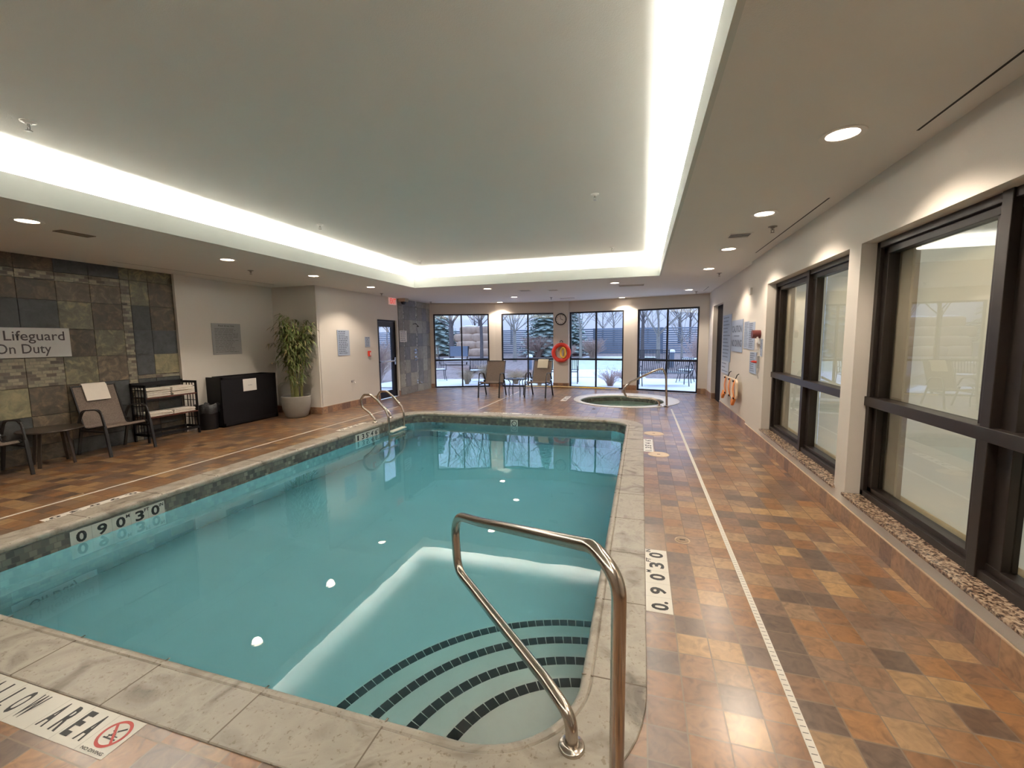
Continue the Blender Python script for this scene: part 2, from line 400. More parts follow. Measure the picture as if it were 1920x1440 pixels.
def fill2d(name, polys, z, depth, mats, origin=(0,0,0)):
    """flat plate with holes; polys[0] outer; top at z, thickness depth"""
    cu = bpy.data.curves.new('c', 'CURVE'); cu.dimensions = '2D'; cu.fill_mode = 'BOTH'; cu.extrude = depth/2
    for P in polys:
        sp = cu.splines.new('POLY'); sp.points.add(len(P)-1)
        for i, p in enumerate(P): sp.points[i].co = (p[0], p[1], 0, 1)
        sp.use_cyclic_u = True
    t = bpy.data.objects.new('t', cu); COL.objects.link(t)
    dg = bpy.context.evaluated_depsgraph_get(); me = bpy.data.meshes.new_from_object(t.evaluated_get(dg))
    bpy.data.objects.remove(t); bpy.data.curves.remove(cu)
    me.transform(Matrix.Translation((0, 0, z-depth/2))); me.name = name
    me.materials.clear(); me.materials.append(mats)
    o = bpy.data.objects.new(name, me); COL.objects.link(o); return o
def text_obj(name, s, center, xd, yd, w, h, m_, parent=None, bold=0, lift=.0015, keep=False, world_parent_inv=True):
    cu = bpy.data.curves.new('t', 'FONT'); cu.body = s; cu.offset = bold; cu.size = 1; cu.resolution_u = 3
    t = bpy.data.objects.new('t', cu); COL.objects.link(t)
    dg = bpy.context.evaluated_depsgraph_get(); me = bpy.data.meshes.new_from_object(t.evaluated_get(dg))
    bpy.data.objects.remove(t); bpy.data.curves.remove(cu)
    xs = [v.co.x for v in me.vertices]; ys = [v.co.y for v in me.vertices]
    bx, by = max(xs)-min(xs), max(ys)-min(ys); cx, cy = (max(xs)+min(xs))/2, (max(ys)+min(ys))/2
    kx, ky = w/bx, h/by
    if keep: kx = ky = min(kx, ky)
    xd, yd = Vector(xd), Vector(yd); zd = xd.cross(yd)
    c = Vector(center)
    p0 = Vector((0,0,0))
    if parent: p0 = parent.location.copy()
    for v in me.vertices:
        v.co = c-p0+xd*((v.co.x-cx)*kx)+yd*((v.co.y-cy)*ky)+zd*lift
    me.name = name; me.materials.clear(); me.materials.append(m_)
    o = bpy.data.objects.new(name, me); COL.objects.link(o)
    if parent: o.parent = parent
    return o
def lines(mb, center, xd, yd, w, h, n, th, lift=.0015, jag=True):
    xd, yd = Vector(xd), Vector(yd); zd = xd.cross(yd); c = Vector(center)
    rnd = random.Random(int(abs(center[1])*1000)+n)
    for i in range(n):
        yy = h/2-(i+.5)*h/n; k = rnd.uniform(.6, 1) if jag else 1
        a = -w/2; e = -w/2+w*k
        while a < e-.01:
            l = min(rnd.uniform(.03, .09)*max(1, w/.4), e-a)
            q = [c+xd*a+yd*(yy-th/2)+zd*lift, c+xd*(a+l)+yd*(yy-th/2)+zd*lift, c+xd*(a+l)+yd*(yy+th/2)+zd*lift, c+xd*a+yd*(yy+th/2)+zd*lift]
            mb.add(q, [(0,1,2,3)]); a += l+.014*max(1, w/.5)
    return mb
LW = ((0,1,0), (0,0,1))      # text axes on a wall facing +X
RW = ((0,-1,0), (0,0,1))     # on a wall facing -X

# ------------------------------------------------------------------ room shell
POOL = rrect(-5.03, .05, 1.13, 8.60, .71)
SPC, SPR = (-.38, 11.28), 1.30          # spa coping
room = [(-7.80,-2.2),(1.66,-2.2),(1.66,7.8),(1.71,7.8),(1.71,10.55),(1.90,10.55),(1.90,11.9),(1.75,11.9),(1.75,12.86),(-.32,13.48),(-2.46,13.88),(-4.62,13.55),(-6.62,12.74),(-6.62,7.7),(-7.80,7.7)]
spa_hole = arc(SPC, SPR, 0, 2*PI, 64)[:-1]
fl = struct(fill2d('floor', [room, POOL, spa_hole], 0, .12, floor_m))
# ceiling: soffit plate with the coffer opening, lips, trough, upper ceiling
open_ = [(CX0-.03,CY0-.03),(CX1+.03,CY0-.03),(CX1+.03,CY1+.03),(CX0-.03,CY1+.03)]
cl = struct(fill2d('ceiling', [[(-8.0,-2.4),(2.1,-2.4),(2.1,14.3),(-8.0,14.3)], open_], ZC+.03, .03, ceil_m))
lp = MB(); LH = ZC+.207
for a, b in (((CX0-.03,CY0-.03),(CX0,CY1+.03)), ((CX1,CY0-.03),(CX1+.03,CY1+.03)), ((CX0,CY0-.03),(CX1,CY0)), ((CX0,CY1),(CX1,CY1+.03))):
    lp.box(a[0], b[0], a[1], b[1], ZC, LH)
o = struct(lp.build('trim_1', lip_m)); 
TR = .42
up = MB()
up.box(CX0-TR-.05, CX1+TR+.05, CY0-TR-.05, CY1+TR+.05, ZU, ZU+.04)
for a in ((CX0-TR-.05, CX0-TR, CY0-TR, CY1+TR), (CX1+TR, CX1+TR+.05, CY0-TR, CY1+TR), (CX0-TR, CX1+TR, CY0-TR-.05, CY0-TR), (CX0-TR, CX1+TR, CY1+TR, CY1+TR+.05)):
    up.box(a[0], a[1], a[2], a[3], ZC+.03, ZU)
o = struct(up.build('ceiling', ceil_m))

def wall_xy(name, p, q, z0, z1, th, m_, holes=(), side=1, extra=None):
    """wall from plan point p to q, thickness th away from the room; holes are (s0,s1,z0,z1) along it"""
    p, q = Vector((p[0], p[1], 0)), Vector((q[0], q[1], 0)); d = (q-p); Ln = d.length; d.normalize(); nrm = Vector((d.y, -d.x, 0))*side
    M = Matrix((d, nrm, Vector((0,0,1)))).transposed().to_4x4(); M.translation = p
    mb = MB(); ss = sorted({0, Ln, *[h[0] for h in holes], *[h[1] for h in holes]})
    for s0, s1 in zip(ss, ss[1:]):
        mid = (s0+s1)/2; hs = sorted([h for h in holes if h[0] < mid < h[1]], key=lambda h: h[2]); z = z0
        for h in hs:
            if h[2] > z+1e-4: mb.box(s0, s1, 0, th, z, h[2], 0, M)
            z = h[3]
        if z < z1-1e-4: mb.box(s0, s1, 0, th, z, z1, 0, M)
    return struct(mb.build(name, m_)), M
# right wall: deep piers around two big interior windows
WX = 1.65
WZ0, WZ1 = .235, 2.285
wall_xy('wall_right', (WX,-2.2), (WX,7.8), 0, ZC, .14, wall_m, [(1.66+2.2, 4.155+2.2, WZ0, WZ1), (4.36+2.2, 6.83+2.2, WZ0, WZ1)])
wall_xy('wall_right', (1.70,7.8), (1.70,11.9), 0, ZC, .18, wall_m, [(10.55-7.8, 11.9-7.8, 0, 2.33)])
wall_xy('wall_right', (1.70,11.9), (1.74,12.95), 0, ZC, .12, wall_m)
wall_xy('wall_back', (-7.9,-2.2), (2.0,-2.2), 0, ZC, .1, wall_m, side=1)
# far wall facets with four windows
V = [(-6.62,12.74),(-4.62,13.55),(-2.46,13.88),(-.32,13.48),(1.76,12.86)]
WT = 2.405
def seg_holes(p, q, xs):
    p, q = Vector(p), Vector(q); L_ = (q-p).length; return [((x-p.x)/(q.x-p.x)*L_) for x in xs]
FW = [(-6.48,-4.81),(-4.42,-2.70),(-2.22,-.53),(-.13,1.50)]
facM = []
for i, xs in enumerate(FW):
    s0, s1 = seg_holes(V[i], V[i+1], xs)
    w_, M_ = wall_xy('wall_far', V[i], V[i+1], 0, ZC, .16, wall_m, [(s0, s1, 0.0, WT)], side=-1)
    facM.append((M_, s0, s1, (Vector(V[i+1])-Vector(V[i])).length))
# clock pier stands slightly proud
pr = MB(); pr.prism([(-2.72,13.845),(-2.72,13.72),(-2.23,13.72),(-2.23,13.84)][::-1], 0, ZC); pier = struct(pr.build('trim_2', wall_m))
# left side walls
wall_xy('wall_left', (-7.78,5.57), (-7.78,7.72), 0, ZC, .12, wall_m, side=-1)
st = MB(); st.box(-7.78, -7.70, 5.57, 5.60, 0, ZC); st.box(-7.79, -7.72, 5.60, 6.12, 0, ZC); struct(st.build('trim_3', wall_m))
wall_xy('wall_left', (-7.90,7.7), (-6.60,7.7), 0, ZC, .12, wall_m, side=-1)
pb = MB(); pb.box(-6.86, -6.60, 7.66, 7.71, 0, ZC); struct(pb.build('trim_4', wall_m))
DY0, DY1, DZ = 9.86, 10.80, 2.13
wall_xy('wall_left', (-6.601,7.69), (-6.601,10.87), 0, ZC, .16, wall_m, [(DY0-7.69, DY1-7.69, 0, DZ)], side=-1)
wall_xy('wall_left', (-7.82,-2.2), (-7.82,5.6), 0, ZC, .1, groutd, side=-1)
wall_xy('wall_left', (-6.62,10.87), (-6.62,12.80), 0, ZC, .1, groutd, side=-1)

# slate cladding
def cladding(name, X, cells, mats, mos):
    keys = list(mats); mb = MB()
    for (y0, y1, z0, z1, k) in cells:
        mi = len(keys) if k == 'mos' else keys.index(k)
        g = .003
        mb.box(X-.045, X+(0 if k != 'mos' else -.002), y0+g, y1-g, z0+g, z1-g, mi)
    return struct(mb.build(name, [mats[k] for k in keys]+[mos]))
zr = [0, .215, .61, 1.0, 1.39, 1.78, 2.17, 2.56, ZC]
yc = [-2.0+.4*0]
cells = []
ycols = [-2.2, -1.83, -1.43, -1.03, -.63, -.23, .17, .57, .97, 1.37, 1.77, 2.17, 2.57, 2.8, 3.2, 3.6, 4.0, 4.39, 4.78]
named = {(3.6,0):'brown',(4.0,0):'slate',(4.39,0):'blue',(3.6,1):'mott',(4.0,1):'brown',(4.39,1):'slate',(3.2,1):'slate',
 (3.2,2):'tan',(3.6,2):'brown',(4.0,2):'brown',(4.39,2):'blue',(4.0,3):'olive',(4.39,3):'mott',
 (4.0,4):'brown',(4.39,4):'olive',(3.6,4):'brown',(3.2,5):'slate',(3.6,5):'slate',(4.0,5):'olive',(4.39,5):'brown',
 (3.2,6):'brown',(3.6,6):'brown',(4.0,6):'mott',(4.39,6):'mott',(3.2,7):'brown',(3.6,7):'brown',(4.0,7):'blue',(4.39,7):'blue'}
rn = random.Random(3)
for j in range(8):
    for i in range(len(ycols)-1):
        a, b = ycols[i], ycols[i+1]
        k = named.get((a, j)) or rn.choice(['slate','blue','brown','brown','olive','tan','mott'])
        if j == 3 and b <= 4.01 and a > 1.3: k = 'mos'
        z1 = zr[j+1]
        if j == 6 and a > 1.0:
            cells.append((a, b, 2.44, z1, 'mos')); z1 = 2.44
        cells.append((a, b, zr[j], z1, k))
right = [('slate','mott'),('brown','slate'),('slate','slate'),('blue','tan'),('blue','blue'),('slate','brown'),('olive','brown'),('olive','olive')]
for j in range(8):
    cells.append((4.78, 4.91, zr[j], zr[j+1], 'mos' if j < 7 else 'olive'))
    z0 = zr[j]
    if j == 3: z0 = 1.06; cells.append((4.91, 5.57, 1.0, 1.06, 'mos'))
    cells.append((4.91, 5.18, z0, zr[j+1], right[j][0])); cells.append((5.18, 5.57, z0, zr[j+1], right[j][1]))
cladding('wall_left', -7.75, cells, SL, mos_l)
cells = []; rn = random.Random(11)
yk = [10.88, 11.12, 11.17, 11.46, 11.85, 11.93, 12.24, 12.52, 12.79]
for j in range(8):
    for i in range(len(yk)-1):
        k = rn.choice(['slate','olive','olive','brown','tan','blue'])
        if i in (1, 4) and j not in (0,): k = 'mos'
        if j == 4 and k != 'mos': k = 'slate' if i < 6 else 'olive'
        cells.append((yk[i], yk[i+1], zr[j], zr[j+1], k))
cladding('wall_left', -6.585, cells, SH, mos_s)

# baseboards with a light grout bead on top
def base(name, a, b, axis, off, sgn):
    mb = MB(); bead = .006
    if axis == 'y': mb.box(*sorted((off, off+sgn*.013)), a, b, 0, .147); mb.box(*sorted((off, off+sgn*.011)), a, b, .147, .147+bead, 1)
    else: mb.box(a, b, *sorted((off, off+sgn*.013)), 0, .147); mb.box(a, b, *sorted((off, off+sgn*.011)), .147, .147+bead, 1)
    return struct(mb.build(name, [bb_y if axis == 'y' else bb_x, grout_m]))
base('baseboard_right', -2.2, 7.8, 'y', WX, -1)
base('baseboard_right', 7.8, 10.55, 'y', 1.70, -1)
base('baseboard_right', 11.9, 12.86, 'y', 1.71, -1)
base('baseboard_right', 1.71, 1.84, 'x', 11.9, -1)
base('baseboard_left', 7.65, DY0, 'y', -6.60, 1)
base('baseboard_left', 10.80, 10.87, 'y', -6.60, 1)
base('baseboard_left', -7.78, -6.59, 'x', 7.66, -1)
base('baseboard_left', 6.12, 7.7, 'y', -7.78, 1)
bbf = MB()
for M_, s0, s1, L_ in facM:
    for a, b in ((0, s0), (s1, L_)): bbf.box(a, b, -.013, .0, 0, .15, 0, M_)
bbf.prism([(-2.73,13.9),(-2.73,13.707),(-2.22,13.707),(-2.22,13.9)], 0, .15)
struct(bbf.build('baseboard_far', bb_x))

# ------------------------------------------------------------------ windows
def far_window(n, M_, s0, s1):
    fr = MB(); w = .045; zt = WT; d0, d1 = .03, .09
    mid = (s0+s1)/2; zr_ = .885
    for a, b in ((s0, s0+w), (s1-w, s1), (mid-w/2, mid+w/2)): fr.box(a, b, d0, d1, 0, zt, 0, M_)
    for a, b in ((0, .05), (zr_, zr_+.055), (zt-.045, zt)): fr.box(s0, s1, d0-.003, d1+.002, a, b, 0, M_)
    o = struct(fr.build('window_%d' % n, blackfr))
    for a, b in ((s0+w, mid-w/2), (mid+w/2, s1-w)):
        for z0, z1 in ((.05, zr_), (zr_+.055, zt-.045)):
            g = MB(); g.box(a, b, .058, .062, z0, z1, 0, M_); g.build('pane', glass_m, o)
for i, (M_, s0, s1, L_) in enumerate(facM): far_window(i+1, M_, s0, s1)

def side_window(n, y0, y1, mid):
    fr = MB(); X0, X1 = 1.755, 1.86; z0, z1 = WZ0+.02, WZ1; w = .11
    for a, b in ((y0, y0+w), (y1-w, y1)):
        fr.box(X0+.03, X1, a, b, z0, z1); 
    fr.box(X0, X0+.03, y0, y0+.05, z0, z1); fr.box(X0, X0+.03, y1-.05, y1, z0, z1)
    fr.box(X0-.012, X1, mid-.035, mid+.035, z0, z1); fr.box(X0+.035, X1, mid-.13, mid+.13, z0, z1)
    fr.box(X0, X1, y0, y1, z0, z0+.05); fr.box(X0+.03, X1, y0, y1, z0+.05, z0+.09)
    fr.box(X0, X1, y0, y1, z1-.05, z1); fr.box(X0+.03, X1, y0, y1, z1-.10, z1-.05)
    fr.box(X0-.014, X1, y0, y1, 1.0, 1.075)
    o = struct(fr.build('window_%d' % n, bronze, bevel=.003))
    for a, b in ((y0+w, mid-.13), (mid+.13, y1-w)):
        for c, d in ((z0+.09, 1.0), (1.075, z1-.1)):
            g = MB(); g.box(1.828, 1.836, a, b, c, d); g.build('pane', dglass_m, o)
    sl = MB(); sl.box(WX-.022, 1.78, y0-.02, y1+.012, WZ0-.002, WZ0+.022); s_ = sl.build('window_sill', granite, o, bevel=.004)
    bl = MB()
    for a, b in ((y0-.01, mid-.01), (mid+.01, y1+.01)):
        bl.box(1.925, 1.929, a, b, z0-.02, z1+.02); bl.box(1.916, 1.938, a, b, z0+.05, z0+.085)
        if b > mid+.5: bl.box(1.87, 1.915, b-.26, b-.10, z0, z1, 1)  # tan-brown strip put in for the shadowed gap between frame and blind
    bl.build('roller_blind', [blind_m, mat('blind_gap_shade', (.42,.36,.29), .7)], o)
side_window(5, 1.66, 4.155, 2.87); side_window(6, 4.36, 6.83, 5.6)
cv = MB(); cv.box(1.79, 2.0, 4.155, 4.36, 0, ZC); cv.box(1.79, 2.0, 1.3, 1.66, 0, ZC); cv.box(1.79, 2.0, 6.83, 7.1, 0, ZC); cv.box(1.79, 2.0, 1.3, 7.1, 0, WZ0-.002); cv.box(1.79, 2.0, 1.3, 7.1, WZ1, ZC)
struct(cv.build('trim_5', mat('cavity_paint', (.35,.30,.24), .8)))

# left exit door with glass
dr = MB(); dx = -6.69
dr.box(dx-.04, dx+.04, DY0, DY0+.05, 0, DZ); dr.box(dx-.04, dx+.04, DY1-.05, DY1, 0, DZ); dr.box(dx-.04, dx+.04, DY0+.05, DY1-.05, DZ-.05, DZ)
d1 = struct(dr.build('door_1', blackfr))
lf = MB(); a, b = DY0+.055, DY1-.055
lf.box(dx-.022, dx+.022, a, a+.11, .01, DZ-.055); lf.box(dx-.022, dx+.022, b-.13, b, .01, DZ-.055)
lf.box(dx-.022, dx+.022, a+.11, b-.13, .01, .2); lf.box(dx-.022, dx+.022, a+.11, b-.13, DZ-.19, DZ-.055)
leaf = lf.build('door_leaf', blackfr, d1)
g = MB(); g.box(dx-.003, dx+.003, a+.11, b-.13, .2, DZ-.19); g.build('pane', glass_m, leaf)
pbm = MB(); pbm.box(dx+.05, dx+.075, a+.06, b-.04, .985, 1.025); pbm.box(dx+.022, dx+.075, b-.07, b-.03, .90, 1.10); pbm.box(dx+.022, dx+.06, a+.04, a+.08, .97, 1.04); pbm.build('push_bar', chrome, leaf, bevel=.004)
# right door, seen edge-on in its recess
dr = MB(); dr.box(1.80, 1.86, 10.55, 11.88, 0, 2.33); d2 = struct(dr.build('door_2', mat('dark_door', (.012,.009,.008), .8, spec=.1)))
hd = MB(); hd.bar((1.79,11.55,.98), (1.74,11.55,.98), .03, .03); hd.bar((1.745,11.57,.98), (1.745,11.43,.98), .02, .03); hd.build('door_handle', chrome, d2)

# linear air slots in the soffit
def slot(n, x, y0, y1, w=.014):
    mb = MB(); mb.box(x-w/2, x+w/2, y0, y1, ZC-.002, ZC+.001); mb.box(x-w/2-.012, x-w/2, y0-.05, y1+.05, ZC-.001, ZC, 1); mb.box(x+w/2, x+w/2+.012, y0-.05, y1+.05, ZC-.001, ZC, 1)
    return struct(mb.build('trim_%d' % n, [black_m, ceil_m]))
slot(6, 1.51, 1.2, 3.21); slot(7, 1.52, 4.48, 7.0); slot(8, 1.48, 11.2, 12.1); slot(9, -7.3, 4.45, 7.3, .01); slot(10, -6.45, 11.0, 12.6)

# ------------------------------------------------------------------ pool
def offset_path(d, n=14):
    return rrect(-5.03+d, .05-d, 1.13+d, 8.60-d, .71-d, n)
def loft(rings, name, m_, uvband=False, smooth=True, close=True, parent=None):
    n = len(rings[0]); vs = [p for r in rings for p in r]; fs = []
    for i in range(len(rings)-1):
        for k in range(n): k2 = (k+1) % n; fs.append((i*n+k, i*n+k2, (i+1)*n+k2, (i+1)*n+k))
    me = bpy.data.meshes.new(name); me.from_pydata(vs, [], fs); me.materials.append(m_)
    if uvband:
        per = [0]
        for k in range(n): per.append(per[-1]+(Vector(rings[0][(k+1) % n])-Vector(rings[0][k])).length)
        uvl = me.uv_layers.new(name='UVMap')
        for pi, poly in enumerate(me.polygons):
            k = pi % n
            for li in poly.loop_indices:
                vi = me.loops[li].vertex_index; kk = vi % n
                u = per[kk] if kk == k else per[k+1]
                uvl.data[li].uv = (u, me.vertices[vi].co.z+5)
    if smooth: me.polygons.foreach_set('use_smooth', [True]*len(me.polygons)); me.set_sharp_from_angle(angle=math.radians(35))
    o = bpy.data.objects.new(name, me); COL.objects.link(o)
    if parent: o.parent = parent
    return o
prof = [(0,-.06),(0,.004),(.004,.008),(.235,.008),(.242,.002),(.249,.009),(.262,.011),(.278,.006),(.289,-.007),(.293,-.025),(.289,-.043),(.278,-.053),(.26,-.056),(.262,-.075)]
cop = struct(loft([[(p[0], p[1], z) for p in offset_path(d)] for d, z in prof], 'pool_coping', coping_m))
jt = MB()   # mortar joints across the coping stones
def joint(x0, y0, x1, y1): jt.bar((x0, y0, .0075), (x1, y1, .0075), .006, .003)
for yy in (1.88, 2.50, 3.12, 3.74, 4.36, 4.98, 5.6, 6.22, 6.84, 7.46, 7.88): joint(.05, yy, -.24, yy); joint(-5.03, yy, -4.74, yy)
for xx in (-.98, -1.60, -2.22, -2.84, -3.46, -4.08): joint(xx, 1.13, xx, 1.42); joint(xx, 8.60, xx, 8.31)
jt.build('mortar_joints', joint_m, cop)
WZ = -.19
wallring = lambda d, z: [(p[0], p[1], z) for p in offset_path(d)]
bs = struct(loft([wallring(.278, -.05), wallring(.278, -.245)], 'waterline_band', band_m, uvband=True, smooth=False))
# plaster basin: walls down to a sloping floor
def floor_z(y): 
    if y < 3.6: return -1.10
    if y > 7.2: return -1.52
    return -1.10-(y-3.6)/3.6*.42
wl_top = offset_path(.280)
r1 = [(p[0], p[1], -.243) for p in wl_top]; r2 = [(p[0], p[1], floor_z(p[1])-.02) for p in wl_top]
basin = struct(loft([r1, r2], 'pool_basin', mat('pool_wall_shaded_plaster', (.46, .58, .58), .7, var=.05, scale=2)))  # shade on the pool walls painted in as a darker teal plaster
fm = MB(); ys_ = [1.2, 3.4, 3.6, 3.9, 7.0, 7.2, 7.4, 8.5]
fm.v = [(x_, y_, floor_z(y_)) for y_ in ys_ for x_ in (-4.9, -.1)]; fm.f = [(2*i, 2*i+1, 2*i+3, 2*i+2) for i in range(len(ys_)-1)]; fm.mi = [0]*len(fm.f)
struct(fm.build('pool_floor', plaster_m))
# volume of water
wp = offset_path(.290); wm = MB(); wm.prism(wp, -1.7, WZ)
water = tag(wm.build('pool_water', water_m), 'still turquoise water filling the long swimming pool', 'water', kind='stuff')
# quarter-round entry steps with black nosing tiles
SC = (-.15, 1.50)
stepm = mat('step_plaster', (.95, .92, .84), .6, var=.03)
stp = thing('pool_steps', 'white quarter-round pool entry steps edged with black nosing tiles', 'steps', (SC[0], SC[1], -1.1))
for r, z in ((.75,-.20), (1.04,-.38), (1.35,-.56), (1.66,-.74)):
    z = WZ+z; poly = arc((0,0), r, PI*.44, PI*1.06, 60)+[(0,-.0)]
    mb = MB(); mb.prism(poly, -1.12+1.1, z+1.1-.0)
    s_ = mb.build('step', stepm, stp)
    nb = MB(); n = int(r*(PI/2+.2)/.058); 
    for k in range(n):
        a = PI*.45+(k+.5)*(PI*.6)/n; 
        M_ = Matrix.Rotation(a, 4, 'Z') @ Matrix.Translation((r-.045, 0, z+1.1))
        tw = (PI*.6)/n*(r-.045)*.46
        nb.box(-.03, .03, -tw, tw, -.004, .003, 0, M_)
    nb.build('nosing_tiles', mat('nosing_black', (.018,.016,.016), .3), s_)

# ------------------------------------------------------------------ hand rail at the steps
def rail(name, label, A, Bdir, prof2, r, feet, m_=steel, fl_r=.05, rad=.1, z0=.008):
    t = thing(name, label, 'handrail', (A[0], A[1], z0))
    d = Vector((Bdir[0], Bdir[1], 0)).normalized()
    P = [d*u+Vector((0,0,z-z0)) for u, z in prof2]
    mb = MB(); mb.tube(fillet(P, rad, 8), r, 20); mb.build('tube', m_, t, smooth=True)
    for u in feet:
        fm_ = MB(); fm_.lathe([(fl_r, 0), (fl_r, .008), (fl_r*.97, .012), (fl_r*.90, .014), (r*1.35, .016), (r*1.2, .020), (r*1.02, .020)], 48, tuple(d*u)); fm_.build('flange', m_, t, smooth=True)
    return t
hp = [(0,.008),(0,.80),(.12,.86),(.98,.632),(1.30,.56),(1.27,.235),(1.10,.222),(.40,.165),(.235,.13),(.233,.008)]
rail('step_handrail', 'large brushed steel handrail looping out over the pool entry steps', (-.0547,1.3459), (-.745,.667), hp, .0243, (0, .233), rad=[.16,.10,.3,.16,.12,.12,.2,.12])
sp = [(.571,.0),(.54,.70),(.47,.89),(.25,.80),(-.25,.54),(-.40,.38),(-.33,.20),(-.10,.185),(.24,.18),(.40,.13),(.409,0)]
rail('spa_handrail', 'thin steel handrail looping over the edge of the round spa', (0,10.33), (1,0), sp, .0235, (.571, .409), fl_r=.06, rad=[.12,.12,.25,.12,.14,.12,.2,.12,.08], z0=.012)

# ladder
ld = thing('pool_ladder', 'curved steel pool ladder on the far left edge of the pool', 'ladder', (-4.72,7.33,0))
lprof = [(-4.865,.0),(-4.865,.07),(-4.98,.20),(-5.13,.30),(-5.16,.44),(-5.08,.545),(-4.93,.545),(-4.80,.45),(-4.61,.25),(-4.565,.13),(-4.562,-.25),(-4.562,-1.15)]
for yy in (7.05, 7.60):
    mb = MB(); mb.tube(fillet([(x_+4.72, yy-7.33, z_) for x_, z_ in lprof], .08, 6), .0215, 16); mb.build('side_rail', steel, ld, smooth=True)
    fm_ = MB(); fm_.lathe([(.05,.008),(.05,.018),(.028,.03),(.024,.036)], 24, (-4.865+4.72, yy-7.33, 0)); fm_.build('flange', steel, ld, smooth=True)
tread = mat('ladder_tread', (.66,.63,.52), .5)
for z_ in (-.155, -.46, -.76):
    mb = MB(); mb.box(-.0+.11, .22, -.26, .26, z_-.025, z_); mb.build('tread', tread, ld, bevel=.006)

# ------------------------------------------------------------------ spa
SI, SIR = (-.47, 11.17), 1.03
n = 64
def ring(c, r, z): return [(c[0]+r*math.cos(2*PI*k/n), c[1]+r*math.sin(2*PI*k/n), z) for k in range(n)]
spc = mat('spa_coping_white', (.66,.66,.64), .35, var=.05, scale=6)
rings = [ring(SPC, SPR, -.06), ring(SPC, SPR, .008), ring(SPC, SPR-.006, .012), ring((-.455,11.18), SIR+.03, .014), ring(SI, SIR+.01, .008), ring(SI, SIR-.012, -.01), ring(SI, SIR-.005, -.045), ring(SI, SIR+.01, -.06)]
struct(loft(rings, 'spa_coping', spc))
rings = [ring(SI, SIR+.01, -.055), ring(SI, SIR+.01, -.215)]
struct(loft(rings, 'waterline_band', band_m, uvband=True, smooth=False))
rings = [ring(SI, SIR+.012, -.21), ring(SI, SIR+.012, -.50), ring(SI, SIR-.40, -.50), ring(SI, SIR-.40, -.98), ring(SI, .01, -.98)]
struct(loft(rings, 'spa_basin', mat('spa_plaster', (.62,.70,.64), .6, var=.05), smooth=False))
wm = MB(); wm.prism(arc(SI, SIR+.014, 0, 2*PI, 64)[:-1], -1.1, -.15)
tag(wm.build('spa_water', spawater_m), 'clear greenish water filling the round spa', 'water', kind='stuff')
# ------------------------------------------------------------------ ceiling fittings
ring_m = mat('lamp_ring', (.75,.72,.68), .35); lens_m = emis('lamp_lens', (1, .90, .80), 7)
def downlight(x, y, label, group=None):
    t = thing('ceiling_light', label, 'ceiling light', (x, y, ZC), group=group)
    mb = MB(); mb.lathe([(.119, 0), (.117, -.006), (.085, -.004), (.083, .0), (.078, .028)], 36); mb.build('trim_ring', ring_m, t, smooth=True)
    mb = MB(); mb.lathe([(.0001, .0), (.082, .0), (.082, .004), (.0001, .004)], 32); mb.build('lens', lens_m, t)
    d = bpy.data.lights.new('bulb', 'SPOT'); d.energy = SPOT_W; d.color = LAMP_WARM; d.spot_size = math.radians(128); d.spot_blend = .45; d.shadow_soft_size = .07
    o = bpy.data.objects.new('bulb', d); COL.objects.link(o); o.parent = t; o.location = (0,0,-.02)
GL = 'round recessed downlights in the soffit'
for x, y, l in ((1.11,3.13,'large round downlight nearest the camera over the right deck'), (1.11,4.84,'second round downlight along the right soffit'),
    (1.10,6.58,'third round downlight along the right soffit, past the square vent'), (1.09,8.32,'fourth round downlight along the right soffit'),
    (1.105,11.77,'farthest downlight of the right soffit row, above the far deck'), (1.11,1.40,'downlight over the right deck, out of the frame beside the camera'),
    (-5.66,2.77,'round downlight at left edge, above the lifeguard notice'), (-5.70,4.90,'second downlight of the left row, right of the flush ceiling vent'),
    (-5.70,6.6,'third downlight of the left row, before the bamboo corner'), (-5.74,8.39,'farthest downlight of the left row, left of the exit sign'),
    (-5.7,.8,'downlight over the left deck outside the frame, above the dark wall'), (-3.47,9.65,'downlight beyond the far left edge of the coffer'),
    (-3.45,11.8,'small downlight behind the one by the coffer, before the second window'), (-4.35,13.25,'downlight washing the pier between the first two far windows'),
    (-.58,9.68,'downlight just beyond the coffer, beside the flush square grille'), (-.58,13.2,'downlight washing the pier between the last two far windows')):
    downlight(x, y, l, GL)
nick = mat('sprinkler_metal', (.35,.33,.30), .35, .7)
def sprinkler(x, y, z, label, plate=True):
    t = thing('sprinkler', label, 'sprinkler', (x, y, z), group='fire sprinklers on the ceilings')
    mb = MB(); mb.lathe([(.045,0),(.043,-.006),(.02,-.012),(.018,-.02)], 20)
    mb.build('escutcheon', ring_m if plate else nick, t, smooth=True)
    mb = MB(); mb.tube([(0,0,-.012),(0,0,-.04)], .009, 10); mb.tube([(-.014,0,-.03),(-.012,0,-.055),(0,0,-.064)], .003, 6); mb.tube([(.014,0,-.03),(.012,0,-.055),(0,0,-.064)], .003, 6); mb.lathe([(.0001,-.064),(.02,-.063),(.02,-.066),(.0001,-.067)], 16)
    mb.build('head', nick, t)
